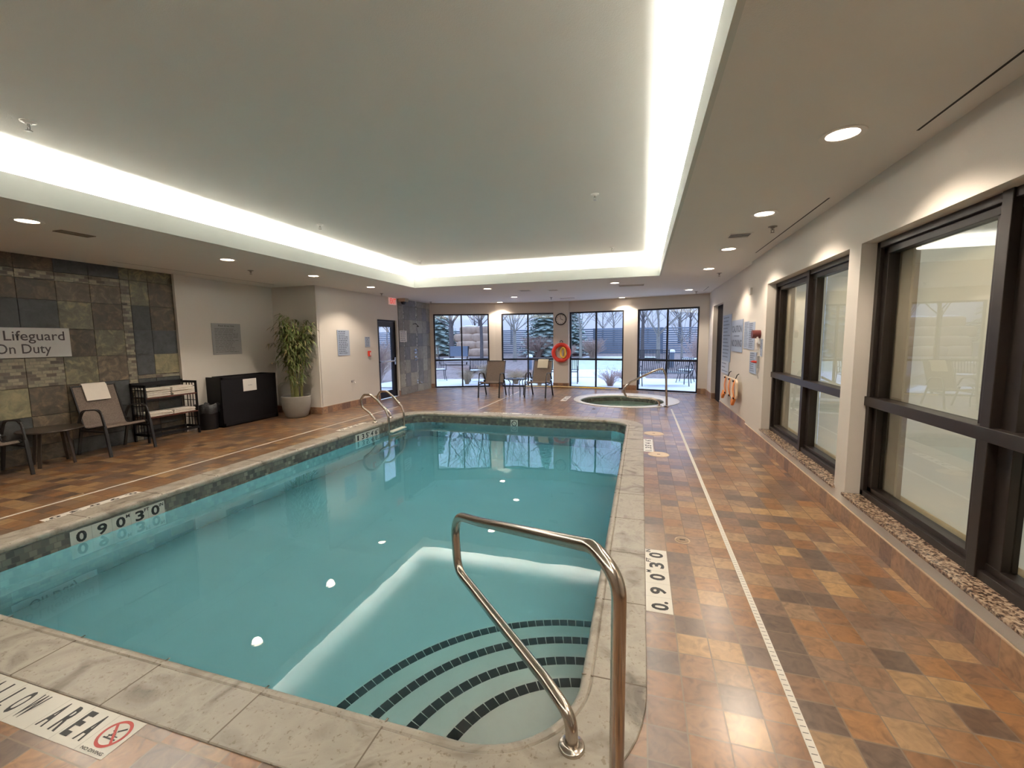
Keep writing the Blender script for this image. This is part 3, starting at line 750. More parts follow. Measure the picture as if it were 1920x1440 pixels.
for x, y, z, l in ((-4.25,2.15,ZU,'sprinkler in the coffered ceiling at the upper left of the photo'), (-4.25,5.10,ZU,'sprinkler in the coffer above the middle of its left edge'), (-4.3,8.0,ZU,'sprinkler near the far left corner of the coffer'),
    (-.53,5.05,ZU,'sprinkler in the coffer nearest its right edge'), (-.53,8.0,ZU,'sprinkler near the far right corner of the coffer'),
    (-6.2,5.74,ZC,'sprinkler under the left soffit before the bamboo'), (-6.24,9.56,ZC,'sprinkler under the left soffit before the exit sign'), (1.33,5.42,ZC,'dark sprinkler beside the long slot on the right soffit'),
    (1.35,8.93,ZC,'sprinkler beyond the fourth light of the right soffit'), (1.32,12.2,ZC,'sprinkler near the far end of the right soffit'), (-6.25,12.23,ZC,'sprinkler before the stone shower wall'), (-2.5,12.3,ZC,'sprinkler over the far deck before the clock pier')):
    sprinkler(x, y, z, l, z == ZU)
def vent(x, y, sx_, sy_, label, m_, dark, rotz=0, n=6):
    t = thing('ceiling_vent', label, 'vent', (x, y, ZC), rotz)
    mb = MB(); w = .012
    for a in ((-sx_, sx_, -sy_, -sy_+w), (-sx_, sx_, sy_-w, sy_), (-sx_, -sx_+w, -sy_+w, sy_-w), (sx_-w, sx_, -sy_+w, sy_-w)): mb.box(a[0], a[1], a[2], a[3], -.006, 0)
    mb.build('frame', m_, t)
    mb = MB()
    for i in range(n):
        yy = -sy_+w+(i+.5)*(2*sy_-2*w)/n; mb.box(-sx_+w, sx_-w, yy-.006, yy+.002, -.004, -.001)
    mb.build('slats', m_, t)
    mb = MB(); mb.box(-sx_+w, sx_-w, -sy_+w, sy_-w, -.001, 0); mb.build('throat', dark, t)
ventd = mat('vent_tan', (.24,.20,.16), .7)
vent(-5.84, 3.23, .07, .15, 'narrow flush tan vent beside the leftmost downlight', ventd, ventd)
vent(1.07, 5.74, .12, .12, 'square white supply vent with dark openings above the right deck', ring_m, black_m, n=3)
vent(-.25, 10.25, .28, .14, 'flush square grille beside the light beyond the coffer', ceil_m, ventd)
vent(-2.75, 10.35, .14, .12, 'left small vent beyond the far coffer edge', ring_m, ventd, n=3)
vent(-2.10, 10.55, .12, .08, 'right small vent beyond the far coffer edge', ring_m, ventd, n=3)
vent(-2.1, 12.7, .22, .07, 'slim vent on the soffit before the clock pier', ring_m, ventd, n=2)
# dome camera and exit sign
t = thing('dome_camera', 'beige ceiling dome camera above the edge of the stone shower wall', 'camera', (-6.46,10.96,ZC))
mb = MB(); mb.box(-.11,.11,-.10,.10,-.09,0); mb.build('housing', mat('camera_beige', (.5,.45,.33), .5), t, bevel=.01)
mb = MB(); mb.sphere((0,0,-.10), .075, (1,1,.95)); mb.build('dome', mat('camera_dome', (.02,.02,.025), .1), t, smooth=True)
t = thing('exit_sign', 'lit exit sign with red letters above the glass door', 'exit sign', (-6.60,10.58,2.65))
mb = MB(); mb.box(.0,.045,-.165,.165,-.10,.085); mb.build('housing', emis('exit_white', (.80,.50,.45), .16), t, bevel=.005)
text_obj('letters', 'EXIT', (-6.555,10.58,2.645), *LW, .27, .135, emis('exit_red', (.80,.04,.02), .35), t, bold=.02)

# ------------------------------------------------------------------ deck markings
def deck_strip(name, label, x0, x1, y0, y1, tick=True):
    t = thing(name, label, 'drain strip', ((x0+x1)/2, y0, 0)); mb = MB(); w = (x1-x0)/2; mb.box(-w, w, 0, y1-y0, -.004, .002); mb.build('grate', paperw, t)
    if tick: t.children[0].data.materials[0] = slot_m
def slot_mat():
    mt, nt, N, L, b = newmat('slotted_strip'); b.inputs['Roughness'].default_value = .45
    t = N.new('ShaderNodeTexCoord'); s = N.new('ShaderNodeSeparateXYZ'); L.new(t.outputs['Object'], s.inputs[0])
    a = math_(N, L, 'LESS_THAN', math_(N, L, 'FRACT', math_(N, L, 'DIVIDE', s.outputs[1], .031)), .11)
    c = math_(N, L, 'LESS_THAN', math_(N, L, 'ABSOLUTE', s.outputs[0]), .0105)
    L.new(ramp(N, L, math_(N, L, 'MULTIPLY', a, c), [(0, (.66,.63,.57)), (1, (.03,.03,.03))]), b.inputs['Base Color']); return mt
slot_m = slot_mat()
paperw = mat('strip_white', (.66,.63,.57), .45)
deck_strip('deck_drain', 'long white slotted drain strip running along the right deck', .634, .667, -1.0, 10.0)
deck_strip('deck_drain', 'thin white drain strip across the left deck before the chairs', -5.56, -5.53, -2.0, 9.0, False)
deck_strip('deck_drain', 'short white drain strip crossing the far deck before the patio chairs', -3.52, -3.49, 9.0, 12.4, False)
tilejoint = mat('marker_joint', (.42,.40,.35), .6)
def marker(name, label, x0, x1, y0, y1, chars, xd, yd, n, z=.0015, group=None):
    """chars: (text, position along 0..1, position up -1..1, rel width, rel height)"""
    c = Vector(((x0+x1)/2, (y0+y1)/2, z)); t = thing(name, label, 'marker', c, group=group)
    hx, hy = (x1-x0)/2, (y1-y0)/2
    xd, yd = Vector(xd), Vector(yd); Ln = 2*abs(xd.x*hx+xd.y*hy); Hh = 2*abs(yd.x*hx+yd.y*hy)
    mb = MB(); mb.box(-hx, hx, -hy, hy, -.006, 0)
    for i in range(1, n):
        p = xd*(-Ln/2+Ln*i/n); a = p-yd*Hh/2; b = p+yd*Hh/2; w = xd*.0009
        mb.add([a-w+Vector((0,0,.0004)), a+w+Vector((0,0,.0004)), b+w+Vector((0,0,.0004)), b-w+Vector((0,0,.0004))], [(0,1,2,3)], 1)
    mb.build('tiles', [white_m, tilejoint], t)
    for s_, u, v, w, h in chars:
        text_obj('numeral' if not s_.isalpha() else 'lettering', s_, c+xd*(-Ln/2+Ln*u)+yd*(Hh/2*v), xd, yd, Ln*w, Hh*h, ink, t, bold=.03, lift=.0008)
    return t
m90 = [('0.',.09,-.05,.12,.66),('9',.29,0,.10,.66),('0',.50,0,.10,.66),('M',.585,.72,.04,.22),('3',.70,0,.10,.66),('FT',.785,.72,.07,.22),('0',.89,0,.10,.66),('IN',.965,.72,.06,.22)]
marker('depth_marker', 'white 0.90 M 3 FT depth tiles set in the right deck', .053, .201, 2.463, 3.231, m90, (0,1,0), (-1,0,0), 5)
marker('depth_marker', 'white 0.90 depth tiles facing away on the left deck edge', -5.135, -5.035, 2.345, 3.12, [(a,b,c_,d,e*.9) for a,b,c_,d,e in m90], (0,-1,0), (1,0,0), 5)
m135 = [('1.',.10,0,.08,.66),('3',.28,0,.09,.66),('5',.44,0,.09,.66),('"',.52,.5,.03,.25),('4',.64,0,.09,.66),("'",.72,.5,.015,.25),('6',.86,0,.09,.66),('"',.94,.5,.03,.25)]
marker('depth_marker', 'white 1.35 depth tiles in the left deck beside the ladder', -5.14, -5.035, 6.28, 7.06, m135, (0,-1,0), (1,0,0), 5)
marker('depth_marker', 'white 1.35 depth tiles on the right deck between two round lids', .053, .185, 6.14, 6.91, m135, (0,1,0), (-1,0,0), 5)
marker('depth_marker', 'row of white marker tiles behind the far pool coping', -3.25, -1.95, 8.61, 8.72, [('1.35',.12,0,.12,.66),('4\'6"',.32,0,.10,.66),('NO',.55,0,.08,.66),('DIVING',.80,0,.26,.66)], (-1,0,0), (0,-1,0), 8)
marker('depth_marker', 'white marker tiles in the deck left of the round spa', -1.96, -1.81, 10.75, 11.66, [('1.0',.2,0,.2,.6),("3'6\"",.7,0,.3,.6)], (0,-1,0), (1,0,0), 6)
# near marker: SHALLOW AREA / NO DIVING
x1m = -1.930; N_ = 7.15; tw = .1535
chars = []; Lm = tw*8
def up_(x): return (x-(x1m-Lm))/Lm
for i, ch in enumerate('AERA WOLLAHS'):
    if ch != ' ':
        chars.append((ch, up_(-2.127-.0768*i), .05, {'W':.052,'L':.034}.get(ch, .043)/Lm, .70))
mk = marker('shallow_area_marker', 'white SHALLOW AREA and NO DIVING tiles in the deck at lower left', x1m-Lm, x1m, .966, 1.127, chars, (1,0,0), (0,1,0), 8)
sc = Vector((x1m-tw/2, 1.056, .0015)); mb = MB()
def ring2(mb, c, r0, r1, n=36, z=.0008):
    vs = [(c[0]+r*math.cos(2*PI*k/n), c[1]+r*math.sin(2*PI*k/n), z) for r in (r0, r1) for k in range(n)]
    mb.add(vs, [(k, (k+1) % n, n+(k+1) % n, n+k) for k in range(n)])
c0 = (sc.x-mk.location.x, sc.y-mk.location.y); ring2(mb, c0, .048, .060)
mb.bar((c0[0]-.036, c0[1]+.036, .0008), (c0[0]+.036, c0[1]-.036, .0008), .010, .0004)
mb.build('prohibition_ring', red_ink, mk)
mb = MB(); zz = .0006
for a, b, w in (((-.03,-.02),(.035,-.02),.006), ((-.02,-.008),(.03,-.008),.004), ((.002,.01),(.03,.03),.008), ((-.02,.012),(.005,.002),.006), ((-.015,-.018),(-.005,.0),.006), ((.01,-.018),(.01,0),.005)):
    mb.bar((c0[0]+a[0], c0[1]+a[1], zz), (c0[0]+b[0], c0[1]+b[1], zz), w, .0003)
mb.build('diver_symbol', ink, mk)
text_obj('lettering', 'NO DIVING', (x1m-tw/2, .981, .0015), (1,0,0), (0,1,0), .118, .012, ink, mk, bold=.015)

# wall-set depth tiles on the pool's left side and the far no-diving tile
def wmarker(label, y0, y1, chars, z0=-.218, z1=-.066):
    X = -4.745; c = Vector((X, (y0+y1)/2, (z0+z1)/2)); t = thing('waterline_marker', label, 'marker', c)
    mb = MB(); mb.box(-.006, .0, -(y1-y0)/2, (y1-y0)/2, -(z1-z0)/2, (z1-z0)/2)
    for i in range(1, 5):
        yy = (y1-y0)*(i/5-.5); mb.box(.0, .0004, yy-.001, yy+.001, -(z1-z0)/2, (z1-z0)/2, 1)
    mb.build('tiles', [white_m, tilejoint], t)
    for s_, u, v, w, h in chars:
        text_obj('numeral' if not s_.isalpha() else 'lettering', s_, c+Vector((0, (u-.5)*(y1-y0), v*(z1-z0)/2)), *LW, (y1-y0)*w, (z1-z0)*h, ink, t, bold=.03, lift=.0008)
w90 = [('0',.10,.12,.10,.66),('9',.30,.12,.10,.66),('0',.49,.12,.10,.66),('M',.57,.62,.04,.22),('3',.70,.12,.10,.66),('FT',.785,.62,.06,.22),('0',.885,.12,.10,.66),('IN',.96,.62,.05,.22)]
wmarker('white 0.90 M 3 FT tiles on the left pool wall above the water', 2.35, 3.13, w90)
wmarker('white 1.35 tiles on the left pool wall beside the ladder', 6.29, 7.0, [('1',.10,.12,.06,.62),('3',.30,.12,.10,.62),('5',.47,.12,.10,.62),('"',.55,.5,.03,.2),('4',.68,.12,.10,.62),("'",.75,.5,.015,.2),('6',.86,.12,.10,.62),('"',.94,.5,.03,.2)])
t = thing('no_diving_tile', 'small white no-diving symbol tile on the far pool wall', 'marker', (-2.46, 8.318, -.14))
mb = MB(); mb.box(-.075,.075,-.003,.003,-.072,.075); mb.build('tile', white_m, t)
mb = MB(); mb.tube([(.05*math.cos(a*PI/12), -.004, .05*math.sin(a*PI/12)) for a in range(24)], .007, 6, closed=True); mb.bar((-.035,-.005,.035), (.035,-.005,-.035), .01, .004); mb.build('symbol', ink, t)
def lid(x, y, r, label, m_):
    t = thing('skimmer_lid', label, 'lid', (x, y, 0)); mb = MB(); mb.lathe([(.0001,.004),(r,.004),(r+.002,0),(r+.002,-.004)], 40); mb.build('cover', m_, t, smooth=True)
    mb = MB(); mb.lathe([(r+.003,.001),(r+.009,.003),(r+.012,.0)], 40); mb.build('rim', grout_m, t)
    mb = MB(); mb.box(-.02,.02,-.006,.006,.0035,.0055); mb.build('finger_slot', black_m, t)
lidm = mat('lid_tan', (.56,.43,.31), .5)
lid(.215, 7.35, .145, 'farther round tan skimmer lid in the right deck', lidm); lid(.245, 6.02, .125, 'nearer round tan skimmer lid in the right deck', lidm)
brm = mat('lid_brown', (.24,.16,.10), .5)
t = lid(.33, 3.45, .045, 'tiny round brown drain cap in the deck tiles beyond the depth tiles', brm)
for x, y, l in ((-5.0,9.9,'small dark floor cap on the far left deck'), (-4.7,10.3,'second small floor cap on the far left deck, farther back'), (-1.0,9.65,'small dark cap on the deck before the spa')):
    lid(x, y, .035, l, black_m)

# ------------------------------------------------------------------ wall signs
def wsign(label, wall, x, y0, y1, z0, z1, m_=sign_m, title=None, nl=10, th=.012, lm=line_m, tilt=0, name='wall_sign', cat='sign', big=None):
    X = x; c = Vector((X, (y0+y1)/2, (z0+z1)/2)); t = thing(name, label, cat, c); ax = LW if wall == 'L' else RW; s_ = 1 if wall == 'L' else -1
    w, h = y1-y0, z1-z0
    mb = MB(); mb.box(*sorted((0, s_*.006)), -w/2, w/2, -h/2, h/2); mb.build('panel', m_, t)
    fc = Vector((s_*.006, 0, 0)); top = h/2
    if title:
        text_obj('title', title, c+fc+Vector((0,0,h/2-h*.075)), *ax, w*.55, h*.055, lm, t, bold=.02); top -= h*.13
    if nl:
        mb = MB(); lines(mb, fc+Vector((0,0,(top-h/2+h*.04)/2)), *ax, w*.82, (top+h/2)-h*.08, nl, th); mb.build('printed_lines', lm, t)
    for s2, v, ww, hh in (big or []):
        text_obj('lettering', s2, c+fc+Vector((0,0,v*h)), *ax, ww*w, hh*h, lm, t, bold=.03)
    return t
wsign('grey notice with small print on the wall above the black bin', 'L', -7.775, 6.235, 6.85, 1.335, 1.935, signg_m, 'Pool Area Use', 17, .008, mat('grey_print', (.07,.06,.06), .6))
wsign('tall blue-grey rules sign on the wall right of the bamboo', 'L', -6.595, 8.27, 8.69, 1.24, 1.82, sign_m, None, 13, .02)
wsign('small blue-grey sign above the red alarm pull beside the glass door', 'L', -6.595, 9.29, 9.49, 1.42, 1.67, sign_m, None, 6, .018)
wsign('white paper notice taped to the stone shower wall', 'L', -6.583, 10.90, 11.28, 1.53, 1.85, paper_m, None, 5, .02, line_m)
wsign('tall pale blue notice nearest the dark doorway on right wall', 'R', 1.695, 9.50, 10.42, 1.06, 2.02, sign_m, None, 12, .02)
wsign('lower white sheet under the tall notice by the dark doorway', 'R', 1.693, 9.62, 10.42, .80, 1.055, mat('pale_sheet', (.55,.60,.70), .5), None, 3, .02)
wsign('large blue-grey CAUTION NO DIVING sign on the right wall', 'R', 1.695, 8.46, 9.44, 1.29, 1.875, sign_m, None, 0, big=[('CAUTION', .22, .86, .22), ('NO DIVING', -.23, .9, .22)])
mbx = MB(); mbx.box(1.685,1.6885,8.72,9.16,1.577,1.589); 
cs = [o for o in COL.objects if o.get('label') == 'large blue-grey CAUTION NO DIVING sign on the right wall'][0]
q = mbx.build('dash', line_m, None, origin=tuple(cs.location)); q.location = (0,0,0); q.parent = cs
wsign('narrow grey framed notice right of the CAUTION sign', 'R', 1.695, 7.97, 8.36, 1.365, 1.82, sign_m, None, 16, .008)
wsign('blue-grey notice of dense lines, last of the upper row', 'R', 1.648, 7.40, 7.78, 1.36, 1.79, sign_m, None, 13, .014)
wsign('slim vertical notice below the dark red siren', 'R', 1.648, 6.93, 7.04, 1.28, 1.53, sign_m, None, 10, .008)
wsign('lower blue-grey notice beside the red emergency button', 'R', 1.648, 7.23, 7.64, 1.005, 1.33, sign_m, None, 9, .014)
# lifeguard notice
t = wsign('big white No Lifeguard On Duty sign on the slate wall', 'L', -7.735, 3.17, 4.085, 1.398, 1.79, mat('notice_white', (.60,.60,.60), .5), None, 0)
tm = mat('notice_ink', (.05,.04,.045), .6)
for ch in list(t.children): ch.data.materials[0] = bpy.data.materials['notice_white']
text_obj('lettering', 'No Lifeguard', (-7.729, 3.585, 1.665), *LW, .88, .165, tm, t, bold=.006); text_obj('lettering', 'On Duty', (-7.729, 3.60, 1.495), *LW, .54, .165, tm, t, bold=.006)

# alarm devices
t = thing('fire_alarm_pull', 'small red fire alarm pull on the wall left of the door', 'alarm', (-6.595, 9.43, 1.25)); mb = MB(); mb.box(0,.045,-.045,.045,-.07,.07); mb.build('housing', red_m, t, bevel=.008); mb = MB(); mb.box(.045,.055,-.012,.012,-.05,.03); mb.build('handle', paper_m, t)
t = thing('warning_siren', 'dark red round siren on the right wall above a slim notice', 'alarm', (1.65, 7.1, 1.60)); mb = MB(); mb.tube([(0,0,0),(-.11,0,0)], .06, 24); mb.build('body', mat('siren_red', (.13,.03,.03), .4), t, smooth=True)
mb = MB(); mb.tube([(-.05,-.05,-.04),(-.02,-.05,-.14)], .012, 8); mb.box(-.03,0,.02,.12,-.22,-.12); mb.build('bracket', paper_m, t)
t = thing('emergency_button', 'red mushroom emergency button in a clear guard on right wall', 'button', (1.65, 7.12, 1.195)); mb = MB(); mb.box(-.03,0,-.05,.05,-.09,.09); mb.build('back_plate', signg_m, t); mb = MB(); mb.tube([(-.03,0,0),(-.07,0,0)], .016, 12); mb.lathe([(.0001,0),(.03,.005),(.036,.02),(.0001,.03)], 20, (-.07,0,-.01)); mb.build('button', red_m, t, smooth=True); mb = MB(); mb.tube([(-.01,-.06,-.06),(-.03,-.065,-.15),(-.01,-.06,-.24)], .004, 6); mb.build('pull_cord', signg_m, t)
t = thing('wall_strobe', 'small cream wall detector high above the notices on right wall', 'detector', (1.65, 7.75, 2.275)); mb = MB(); mb.box(-.03,0,-.05,.05,-.05,.06); mb.build('housing', paper_m, t, bevel=.005)
t = thing('hose_tap', 'small metal hose tap low on the wall beside the door', 'tap', (-6.60, 8.72, .61)); mb = MB(); mb.tube([(0,0,0),(.06,0,0),(.09,0,-.03)], .012, 10); mb.tube([(.05,-.035,.03),(.05,.035,.03)], .006, 8); mb.tube([(.05,0,0),(.05,0,.03)], .006, 8); mb.build('spout', chrome, t, smooth=True); mb = MB(); mb.tube([(-.002,0,0),(.006,0,0)], .03, 16); mb.build('flange', chrome, t)
# shower fittings
t = thing('wall_shower', 'small wall shower head high on the stone wall', 'shower', (-6.585, 11.66, 2.05)); mb = MB(); mb.tube(fillet([(0,0,0),(.10,0,.02),(.17,0,-.05)], .05), .01, 10); mb.lathe([(.01,.02),(.035,-.01),(.036,-.02),(.0001,-.021)], 16, (.17,0,-.06)); mb.build('head', blackmetal, t, smooth=True)
for z_, l in ((1.24,'upper round chrome shower valve on the stone wall'), (1.03,'lower round chrome shower valve on the stone wall')):
    t = thing('shower_valve', l, 'valve', (-6.585, 11.76, z_)); mb = MB(); mb.tube([(0,0,0),(.012,0,0)], .075, 28); mb.build('plate', chrome, t, smooth=True); mb = MB(); mb.tube([(.012,0,0),(.055,0,0)], .022, 16); mb.bar((.05,0,0), (.05,-.05,.03), .012, .012); mb.build('lever', chrome, t)
t = thing('shower_spout', 'chrome spout low on the stone shower wall', 'tap', (-6.585, 11.84, .31)); mb = MB(); mb.tube(fillet([(0,0,0),(.10,0,0),(.15,0,-.06)], .05), .024, 14); mb.tube([(0,0,0),(.01,0,0)], .045, 20); mb.build('spout', chrome, t, smooth=True)
# clock
t = thing('wall_clock', 'round black-rimmed clock on the pier between the middle windows', 'clock', (-2.475, 13.72, 2.185))
mb = MB(); mb.tube([(.17*math.cos(a*PI/24), -.02, .17*math.sin(a*PI/24)) for a in range(48)], .014, 8, closed=True); mb.build('rim', black_m, t, smooth=True)
mb = MB(); mb.tube([(0,0,0),(0,-.014,0)], .17, 48); mb.build('dial', mat('dial', (.78,.75,.70), .5), t)
for a, l, w in ((100, .11, .010), (-20, .085, .012)):
    mb = MB(); a = math.radians(a); mb.bar((0,-.019,0), (l*math.cos(a),-.019,l*math.sin(a)), .002, w, up=(0,1,0)); 
    mb = MB(); mb.bar((0,-.019,0), (l*math.cos(a),-.019,l*math.sin(a)), w, .002, up=(0,1,0)); mb.build('hand', ink, t)
for k in range(12):
    a = PI/2-(k+1)*PI/6; p = Vector((-2.475+.13*math.cos(a), 13.72-.0145, 2.185+.13*math.sin(a)))
    text_obj('numeral', str(k+1), p, (1,0,0), (0,0,1), .034 if k > 8 else .018, .03, ink, t, bold=.02)
# ring buoy with rope
t = thing('ring_buoy', 'red ring buoy with yellow rope hanging on the clock pier', 'buoy', (-2.45, 13.66, 1.13))
mb = MB(); mb.tube([(.25*math.cos(a*PI/24), -.02, .25*math.sin(a*PI/24)) for a in range(48)], .062, 16, closed=True); mb.build('ring', red_m, t, smooth=True)
mb = MB()
for k, (rx, rz) in enumerate(((.085,.17),(.07,.155),(.055,.14),(.09,.15))):
    mb.tube([(.07+rx*math.cos(a*PI/14), -.07-.012*k, -.0+rz*math.sin(a*PI/14)) for a in range(28)], .011, 8, closed=True)
mb.build('rope', yellow_m, t, smooth=True)
mb = MB(); mb.tube([(.045*math.cos(a*PI/12), .0, .33+.05*math.sin(a*PI/12)) for a in range(-1, 14)], .009, 8); mb.build('hook', black_m, t, smooth=True)
# reaching pole on the floor along the far windows
t = thing('reaching_pole', 'long cream reaching pole lying along the foot of far windows', 'pole', (-1.6, 13.45, .04)); mb = MB()
mb.tube([(-2.0,.12,0),(-.9,.2,0),(.95,-.05,0)], .018, 10); mb.build('pole', yellowpole, t, smooth=True); mb = MB(); mb.tube([(-.25,.09,0),(.55,-.0,0)], .021, 10); mb.build('grip', yellow_m, t)
# spine board with straps
t = thing('rescue_board', 'cream rescue backboard with orange straps hung low on right wall', 'backboard', (1.685, 8.98, .63))
mb = MB(); mb.prism(rrect(-.62, .74, -.175, .175, .09, 8), 0, .035)
mb.v = [(-.05-v[2], v[0], v[1]-.02*v[0]) for v in mb.v]; mb.build('board', board_m, t, bevel=.01)
for yy in (-.42, -.02, .40):
    mb = MB(); pts = fillet([(-.085,yy-.08,-.16),(-.12,yy-.10,0),(-.085,yy-.03,.15)], .2, 10)
    for a, b in zip(pts, pts[1:]): mb.bar(a, b, .075, .012, up=(1,0,0))
    mb.build('strap', orange_m, t)
    mb = MB(); mb.box(-.11,-.086,yy-.06,yy,.13,.16); mb.box(-.11,-.086,yy-.11,yy-.05,-.17,-.14); mb.build('buckle', black_m, t)
for yy in (.52, -.48):
    mb = MB(); mb.bar((-.08,yy,-.16), (-.09,yy+.13,-.27), .10, .05, up=(1,0,0)); mb.build('strap_tail', orange_m, t, bevel=.01)
for yy in (-.40, .30):
    mb = MB(); mb.tube([(0,yy,.27),(-.03,yy,.25),(-.06,yy,.16)], .008, 8); mb.build('hook', black_m, t)
# ------------------------------------------------------------------ sling chairs
def sling_chair(label, loc, rotz, towel=None, ky=1.0, w=.27):
    """front faces local -Y"""
    t = thing('sling_chair', label, 'chair', loc, rotz, group=None)
    P = fillet([(0,y,z) for y,z in [(-.27,.40),(-.24,.425),(.05,.375),(.17*ky,.38),(.39*ky,.97)]], .08, 6)
    mb = MB(); n = len(P); vs = []
    for p in P: vs += [(-w+.015, p.y, p.z), (w-.015, p.y, p.z)]
    for p in P: vs += [(-w+.015, p.y+.004, p.z-.005), (w-.015, p.y+.004, p.z-.005)]
    fs = []
    for i in range(n-1):
        a = 2*i; fs.append((a, a+1, a+3, a+2)); b = 2*n+2*i; fs.append((b+2, b+3, b+1, b))
    mb.add(vs, fs); mb.build('sling', sling_m, t, smooth=True)
    mb = MB()
    for s in (-1, 1):
        mb.tube([(s*w, p.y, p.z) for p in P], .011, 8)
    mb.tube([(-w, .388*ky, .962), (w, .388*ky, .962)], .011, 8); mb.tube([(-w,-.24,.39), (w,-.24,.39)], .011, 8); mb.tube([(-w,.12,.36), (w,.12,.36)], .011, 8)
    mb.build('seat_frame', blackmetal, t, smooth=True)
    for s in (-1, 1):
        x = s*(w+.025)
        mb = MB(); pts = fillet([(x,-.30,.42),(x,-.24,.665),(x,.10,.64),(x,.20,.46)], [.12,.14], 8)
        for a, b in zip(pts, pts[1:]): mb.bar(a, b, .034, .016, up=(0,.3,1))
        mb.build('arm', blackmetal, t)
        mb = MB(); mb.bar((x,-.36,0), (x,-.298,.43), .034, .022, up=(0,1,0)); mb.build('leg', blackmetal, t)
        mb = MB(); mb.bar((x,.32*ky,0), (x,.14,.44), .034, .022, up=(0,1,0)); mb.build('leg', blackmetal, t)
        mb = MB(); mb.bar((x,-.30,.345), (x,.17,.35), .02, .028); mb.build('side_rail', blackmetal, t)
    return t
def draped_towel(label, chair, m_, w=.15, l=.25, ky=1.0):
    t = thing('folded_towel', label, 'towel', chair.location, chair.rotation_euler.z)
    # follows the slope of the chair back
    a = Vector((0,.396*ky,.985)); d = Vector((0,-.22*ky,-.59)).normalized(); nrm = Vector((0,d.z,-d.y))
    mb = MB(); P = [a+Vector((0,.035,-.14)), a+Vector((0,.03,-.02)), a+Vector((0,.01,.012)), a+nrm*.016+d*.02, a+nrm*.018+d*(l*.5), a+nrm*.022+d*l]
    for th in (0,):
        vs = []
        for p in P: vs += [(-w, p.y, p.z), (w, p.y, p.z)]
        n = len(P); q = [Vector(v)+nrm*.010 for v in vs]; vs2 = vs+[tuple(v) for v in q]; fs = []
        for i in range(n-1):
            k = 2*i; fs.append((k+2, k+3, k+1, k)); k += 2*n; fs.append((k, k+1, k+3, k+2))
            fs.append((2*i, 2*n+2*i, 2*n+2*i+2, 2*i+2)); fs.append((2*i+3, 2*n+2*i+3, 2*n+2*i+1, 2*i+1))
        fs += [(0, 1, 2*n+1, 2*n), (2*n-2, 4*n-2, 4*n-1, 2*n-1)]
        mb.add(vs2, fs)
    mb.build('towel_cloth', m_, t, smooth=True)
    return t
cB = sling_chair('brown sling armchair with a white towel, left of the shelf rack', (-7.40, 4.30, 0), PI/2+.04, ky=.82)
draped_towel('white towel folded over the back of the chair by shelf', cB, towel_m, ky=.82)
cA = sling_chair('brown sling armchair cut off by the left edge of the photo', (-7.41, 2.93, 0), PI/2-.02, ky=.82)
c1 = sling_chair('brown sling armchair with bare back, left of the glass patio table', (-3.94, 11.25, 0), .02)
c2 = sling_chair('brown sling armchair with cream towel beside the clock pier', (-2.68, 11.52, 0), -.10)
draped_towel('cream towel folded over the back of the chair by far windows', c2, creamtowel)

# round side tables
t = thing('side_table', 'round dark side table between the two chairs on the left', 'table', (-7.40, 3.60, 0))
mb = MB(); mb.lathe([(.0001,.455),(.305,.452),(.32,.462),(.312,.472),(.0001,.470)], 48); mb.build('tabletop', brownglass, t, smooth=True)
for a in (.5, 2.07, 3.64, 5.21):
    mb = MB(); mb.bar((.23*math.cos(a), .23*math.sin(a), 0), (.17*math.cos(a), .17*math.sin(a), .455), .035, .018, up=(math.cos(a), math.sin(a), 0)); mb.build('leg', brownglass, t)
t = thing('side_table', 'round glass-topped metal side table between the two far chairs', 'table', (-3.33, 11.52, 0))
mb = MB(); mb.lathe([(.0001,.475),(.285,.475),(.285,.481),(.0001,.481)], 40); mb.build('tabletop', dglass_m, t)
mb = MB(); mb.tube([(.295*math.cos(a*PI/20), .295*math.sin(a*PI/20), .472) for a in range(40)], .013, 8, closed=True); mb.build('rim', blackmetal, t, smooth=True)
for a in (.9, 2.3, 4.0, 5.4):
    c, s = math.cos(a), math.sin(a); mb = MB(); mb.tube(fillet([(.28*c,.28*s,.465),(.20*c,.20*s,.40),(.25*c,.25*s,.18),(.24*c,.24*s,0)], .1), .012, 8); mb.build('leg', blackmetal, t, smooth=True)

# shelf rack with lattice sides
t = thing('shelf_rack', 'black folding shelf rack with lattice sides holding white towels', 'shelf', (-7.735, 4.76, 0))
Wd, Dp, Hh = .83, .33, .94
for yy in (0, Wd-.02):
    mb = MB()
    mb.box(0,.035,yy,yy+.02,0,Hh); mb.box(Dp-.035,Dp,yy,yy+.02,0,Hh-.03); mb.box(0,Dp,yy,yy+.02,Hh-.06,Hh-.02); mb.box(0,Dp,yy,yy+.02,.10,.14)
    for k in range(1, 4): mb.box(.035+k*(Dp-.07)/4-.005, .035+k*(Dp-.07)/4+.005, yy+.005, yy+.015, .14, Hh-.06)
    for z_ in (.28, .43, .58, .72, .83): mb.box(.035, Dp-.035, yy+.005, yy+.015, z_-.005, z_+.005)
    mb.build('side_frame', black_m, t)
mb = MB(); mb.box(0,.02,0,Wd,Hh-.06,Hh); mb.box(.0,.02,0,Wd,.10,.14); mb.box(Dp-.02,Dp,0.02,Wd-.02,.09,.13); mb.build('cross_rail', black_m, t)
for z_ in (.71, .40):
    sh = MB(); sh.box(.01, Dp, .02, Wd-.02, z_-.012, z_); s_ = sh.build('shelf_board', shelfred, t)
    mb = MB(); mb.box(Dp-.004,Dp+.004,.02,Wd-.02,z_-.016,z_+.002); mb.build('edge_strip', shelfred, s_)
